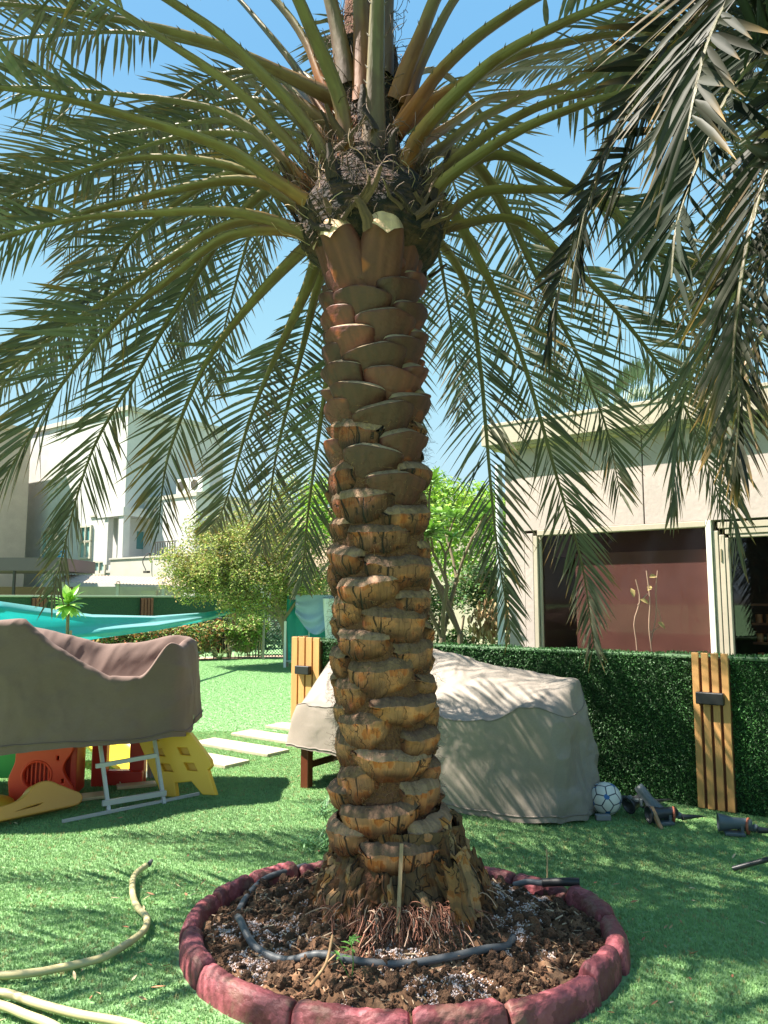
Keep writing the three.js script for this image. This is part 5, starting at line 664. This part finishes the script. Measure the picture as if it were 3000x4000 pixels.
// ------------------------------------------------------------------ left middle distance: net, frangipani sapling, garden wall
{
  const net = solo('shade_net', grid(90, 26, (u, v) => {
    const A = [[-6.6, 1.62, -8.3], [-4.97, 1.49, -10], [-4.6, 1.28, -12.2], [-4.31, 1.2, -14.5], [-3.93, 1.22, -17], [-3.05, 1.43, -19.5]], B = [[-6.3, 0.6, -8.6], [-4.85, 0.82, -10.3], [-4.35, 0.92, -12], [-4.1, 0.95, -14], [-3.9, 1.03, -17], [-3.05, 1.38, -19.5]];
    const f = u * 5, i = Math.min(4, Math.floor(f)), k = smooth(f - i, 0, 1) * 0.5 + (f - i) * 0.5; const a = A[i].map((q, j) => lerp(q, A[i + 1][j], k)), b = B[i].map((q, j) => lerp(q, B[i + 1][j], k));
    const pl = 0.1 * Math.sin(v * 9 + u * 3) * (1 - u) + 0.16 * (fbm(u * 3, v * 7, 3, 3) - 0.5) * (1 - u * 0.8) + 0.12 * Math.sin(v * Math.PI); return V(lerp(a[0], b[0], v) + pl * 0.5, lerp(a[1], b[1], v) - 0.02 * Math.sin(v * 12 + u * 4) * (1 - u), lerp(a[2], b[2], v) + pl);
  }, { uv: (u, v) => [u * 12, v * 2] }), mat([0.008, 0.36, 0.39], 0.9, { transmission: 0.4, thickness: 0, map: T.cloth }), 'teal shade net slung low across the lawn at left', 'net');
  const ns = thing('net_post', 'thin post the teal net is tied to at its right end', 'post', [-3.02, 0, -19.5]); part('post', box(0.05, 1.5, 0.05), mat([0.25, 0.22, 0.2], 0.6), ns); part('tie', new THREE.TorusGeometry(0.035, 0.008, 6, 14).rotateX(Math.PI / 2).translate(0, 1.4, 0), mat([0.02, 0.4, 0.45], 0.6), ns);
  const sp = thing('frangipani_sapling', 'young frangipani with a rosette of bright leaves on a single thin stem', 'plant', [-3.5, 0, -8.6]);
  part('stem', tube([[0.02, 0, 0], [0, 0.8, 0], [-0.01, 1.45, 0]], 0.019, 10, 8), mat([0.2, 0.17, 0.1], 0.8), sp); part('stake', box(0.022, 1.16, 0.022, 0.035, 0, 0.01), mat([0.3, 0.22, 0.14], 0.8), sp);
  const lm = [[0.3, 0.55, 0.08], [0.38, 0.6, 0.12], [0.2, 0.42, 0.06]].map((c) => mat(c, 0.4, { transmission: 0.3, thickness: 0 }));
  const lg = leafGeo(0.22, 0.1, 0.2, 0.25); for (let i = 0; i < 34; i++) { const o = part('leaf', lg, pick(lm), sp); o.position.set(-0.01, 1.42 + (i / 34) * 0.06, 0); o.rotation.set(0.6 - (i / 34) * 1.9 + rr(-0.15, 0.15), i * 2.4, 0, 'YXZ'); o.scale.setScalar(rr(0.75, 1.1)); }
  // garden wall beyond the lawn
  const a = V(-13.5, 0, -16.2), b = V(-3.7, 0, -24.2), d = b.clone().sub(a), L = d.length(), turn = Math.atan2(-d.z, d.x);
  const gw = thing('garden_wall', 'dark green clad garden wall with timber slat strips beyond the lawn', 'wall', [a.x, 0, a.z], turn);
  part('cladding', box(L, 1.56, 0.2, L / 2, 0, 0), mat([0.03, 0.075, 0.035], 0.95, { bumpMap: T.noise, bumpScale: 0.02 }), gw); part('coping', box(L + 0.1, 0.05, 0.28, L / 2, 1.562, 0, 0.008), mat([0.42, 0.46, 0.33], 0.8), gw);
  const sm = mat([0.2, 0.075, 0.04], 0.7, { map: T.wood }); [5.9, 8.75, 11.35].forEach((x) => { const p = part('slat_post', box(0.36, 1.5, 0.06, x, 0.03, 0.13), mat([0.05, 0.02, 0.015], 0.8), gw); for (let i = 0; i < 4; i++) part('slat', box(0.07, 1.5, 0.03, x - 0.138 + i * 0.092, 0.03, 0.178, 0.004), sm, p); });
}
{ // clothes rack with teal netting and hung sheets, far behind the post
  const r = thing('netting_frame', 'teal netting stretched on a thin frame at the back of the lawn', 'screen', [-2.2, 0, -17.3]);
  const pm = mat([0.5, 0.56, 0.55], 0.5), tm = mat([0.02, 0.36, 0.33], 0.6, { transmission: 0.3, thickness: 0 });
  part('post', [box(0.05, 1.02, 0.05)], mat([0.75, 0.78, 0.78], 0.5), r); part('post', box(0.035, 1.6, 0.035, 0.02, 0, -0.25), mat([0.03, 0.2, 0.17], 0.6), r); part('post', box(0.03, 1.2, 0.03, 0.52, 0, -0.1), pm, r); part('rail', box(1.9, 0.03, 0.03, 0.95, 0.12, -0.12), pm, r); part('rail', box(2.0, 0.02, 0.02, 1.0, 1.58, -0.25), pm, r); part('post', box(0.03, 1.6, 0.03, 1.98, 0, -0.25), pm, r);
  part('netting', grid(60, 16, (u, v) => V(u * 1.95, 0.1 + v * 1.4, -0.2 + 0.04 * Math.sin(u * 40) * (0.4 + fbm(u * 5, v * 3, 2, 2)))), tm, r);
  const s1 = solo('blue_sheet', grid(50, 30, (u, v) => { const sag = Math.sin(u * Math.PI); return V(-1.98 + u * 0.95, 1.6 - v * (0.42 + 0.5 * sag * 0.9) - (u > 0.7 ? v * 0.25 * (u - 0.7) : 0), -17.3 + 0.06 * Math.sin(v * 16 + u * 9) * v + 0.08 * sag * v); }), mat([0.42, 0.58, 0.85], 0.8, { transmission: 0.15, thickness: 0, map: T.cloth }), 'pale blue striped sheet hanging in folds on the netting frame', 'sheet');
  const s2 = solo('white_sheet', grid(24, 30, (u, v) => V(-1.36 + u * 0.5 + v * 0.08, 1.52 - v * 0.92, -17.15 + 0.04 * Math.sin(u * 18 + v * 2))), mat([0.85, 0.85, 0.85], 0.8, { transmission: 0.15, thickness: 0 }), 'white cloth hanging next to the blue sheet by the trunk', 'sheet');
}
// ------------------------------------------------------------------ houses beyond the garden wall
{
  const white = mat([0.52, 0.515, 0.51], 0.85, { map: T.blotch }), cream = mat([0.48, 0.45, 0.4], 0.85, { map: T.blotch }), tanw = mat([0.62, 0.46, 0.34], 0.85, { map: T.blotch }), pinkb = mat([0.5, 0.38, 0.31], 0.85, { map: T.blotch }), gl = mat([0.08, 0.2, 0.2], 0.08), glL = mat([0.25, 0.38, 0.36], 0.2), frame = mat([0.5, 0.47, 0.38], 0.6), dark = mat([0.05, 0.045, 0.04], 0.6), trim = mat([0.45, 0.43, 0.36], 0.8);
  const H = thing('white_villa', 'white two storey villa with porch and balcony beyond the garden wall', 'house', [-10.2, 0, -30], WALL_TURN);
  part('wall', box(9, 9.0, 5, -4.5, 0, -2.5), white, H);
  part('upper_block', box(3.2, 5.4, 4, 1.58, 0, -2.9), white, H);
  part('cornice', [box(9.2, 0.18, 5.2, -4.5, 9.0, -2.5), box(3.3, 0.15, 4.1, 1.6, 5.402, -2.9)], cream, H);
  part('string_course', [box(2.2, 0.08, 0.06, -1.2, 4.85, 0.03), box(3, 0.1, 0.06, -1.6, 2.55, 0.03)], cream, H);
  const win = (x, y, w, h, m = gl) => { const sh = new THREE.Shape(); sh.moveTo(-w / 2 - 0.08, -0.07); sh.lineTo(w / 2 + 0.08, -0.07); sh.lineTo(w / 2 + 0.08, h + 0.08); sh.lineTo(-w / 2 - 0.08, h + 0.08); sh.closePath(); for (const e of [-1, 1]) { const q = new THREE.Path(); const a = e < 0 ? -w / 2 : 0.025, b = e < 0 ? -0.025 : w / 2; q.moveTo(a, 0); q.lineTo(a, h); q.lineTo(b, h); q.lineTo(b, 0); q.closePath(); sh.holes.push(q); } const o = part('window', new THREE.ExtrudeGeometry(sh, { depth: 0.09, bevelEnabled: false }).translate(x, y, 0.002), frame, H); part('pane', box(w, h, 0.02, x, y, 0.014), m, o); return o; };
  win(-2.52, 3.9, 0.66, 0.55); { const o = win(-2.52, 3.22, 0.66, 0.6, glL); } win(-1.45, 2.55, 0.66, 0.42, glL); win(-5.4, 3.3, 0.8, 1.1, glL);
  const c = document.createElement('canvas'); c.width = 128; c.height = 72; const g2 = c.getContext('2d'); g2.fillStyle = '#2a8fc4'; g2.fillRect(0, 0, 128, 72); g2.fillStyle = '#e8f6ff'; g2.font = 'bold 44px sans-serif'; g2.textAlign = 'center'; g2.textBaseline = 'middle'; g2.fillText('13-13', 64, 38); const st = new THREE.CanvasTexture(c); st.colorSpace = THREE.SRGBColorSpace;
  const sg = part('house_number_sign', new THREE.BoxGeometry(0.62, 0.26, 0.03).translate(-4.25, 3.42, 0.02), [mat([0.05, 0.3, 0.5], 0.5), mat([0.05, 0.3, 0.5], 0.5), mat([0.05, 0.3, 0.5], 0.5), mat([0.05, 0.3, 0.5], 0.5), mat([1, 1, 1], 0.5, { map: st }), mat([0.05, 0.3, 0.5], 0.5)], H);
  const po = part('porch', [box(1.7, 0.34, 2.4, -0.2, 4.7, -0.7), box(0.24, 1.85, 0.24, -0.55, 2.85, 0.3), box(0.3, 1.85, 0.3, 0.45, 2.85, 0.3), box(0.2, 1.85, 0.2, 0.5, 2.85, -1.7)], white, H);
  part('porch_window', [box(0.02, 0.7, 0.8, 0.012, 3.5, -1.0)], gl, po);
  part('balcony_wall', [box(6.2, 0.72, 0.18, 3.1, 2.3, 0.45), box(6.3, 0.06, 0.26, 3.1, 3.02, 0.45)], cream, H); part('balcony_base', box(6.2, 2.28, 2.0, 3.1, 0, -0.6), white, H);
  part('rear_wing', box(5, 5.3, 3, 4.6, 0, -7.5), tanw, H); { const rl = []; for (let i = 0; i < 9; i++) rl.push(box(0.03, 0.5, 0.03, 2.6 + i * 0.14, 3.05, 0.45)); rl.push(box(1.3, 0.04, 0.04, 3.15, 3.56, 0.45)); part('railing', rl, dark, H); }
  for (const [x, z] of [[2.2, -2.4], [3.0, -2.4]]) { const ac = part('air_conditioner', box(0.75, 0.6, 0.35, x, 5.56, z + 1.2, 0.02), mat([0.6, 0.6, 0.58], 0.5), H); part('fan_grille', new THREE.CylinderGeometry(0.2, 0.2, 0.02, 20).rotateX(Math.PI / 2).translate(x - 0.1, 5.87, z + 1.385), dark, ac); }
  part('bracket_lamp', [tube([[2.4, 3.05, 0.5], [2.45, 3.2, 0.6], [2.3, 2.9, 0.75], [2.5, 2.55, 0.75]], 0.02, 12, 5), box(0.22, 0.08, 0.14, 2.55, 2.45, 0.75)], dark, H);
  const Br = thing('brown_house', 'tall tan house at the far left edge behind the pergola', 'house', [-20.1, 0, -30.4], WALL_TURN); part('wall', box(5.4, 8.6, 6, 0, 0, -1.6), pinkb, Br); part('cornice', box(5.6, 0.2, 6.2, 0, 8.602, -1.6), tanw, Br); part('window_surround', [box(0.5, 2.2, 0.1, 2.3, 3.2, 1.43)], trim, Br);
  const pg = thing('pergola', 'dark brown flat roofed pergola in front of the tan house', 'pergola', [-12.9, 0, -25], 0); part('fascia', box(5.2, 0.42, 3, -0.1, 2.42, -1.2), mat([0.12, 0.08, 0.085], 0.6), pg); for (const x of [-0.9, 1.0, 2.3]) part('post', box(x < 0 ? 0.14 : 0.06, 2.42, 0.1, x, 0, 0.2), mat([0.04, 0.03, 0.03], 0.6), pg); part('back_wall', box(4.9, 1.95, 0.1, -0.1, 0, -2.6), mat([0.22, 0.13, 0.1], 0.8), pg);
  const cp = thing('carport', 'long corrugated carport roof on posts in front of the white villa', 'carport', [-8.3, 0, -26], 0.02);
  part('roof', grid(220, 1, (u, v) => V(-2.6 + u * 5.6, 2.36 - 0.28 * v - u * 0.16 + 0.016 * Math.sin(u * 5.6 * 2 * Math.PI / 0.11), v * 1.3 - 0.6)), mat([0.4, 0.31, 0.25], 0.7), cp); for (const x of [-2.3, -0.5, 1.0, 2.6]) part('post', box(0.09, 2.1, 0.09, x, 0, 0.5), mat([0.4, 0.38, 0.33], 0.7), cp); part('rear_wall', [box(5.6, 1.95, 0.1, 0.2, 0, -1.2)], mat([0.6, 0.55, 0.46], 0.85, { map: T.blotch }), cp); part('pillar', [box(0.5, 1.8, 0.3, 0.4, 0, 0.0), box(0.5, 1.8, 0.3, 2.2, 0, 0)], cream, cp);
  const pw = thing('pink_house', 'pale pinkish house wall glimpsed between the fronds right of the trunk', 'house', [3.2, 0, -24], -0.3); part('wall', box(5, 4.6, 4, 0, 0, -2), mat([0.7, 0.56, 0.46], 0.85, { map: T.blotch }), pw); part('parapet', box(5.2, 0.2, 4.2, 0, 4.602, -2), cream, pw);
}
renderer.render(scene, camera);
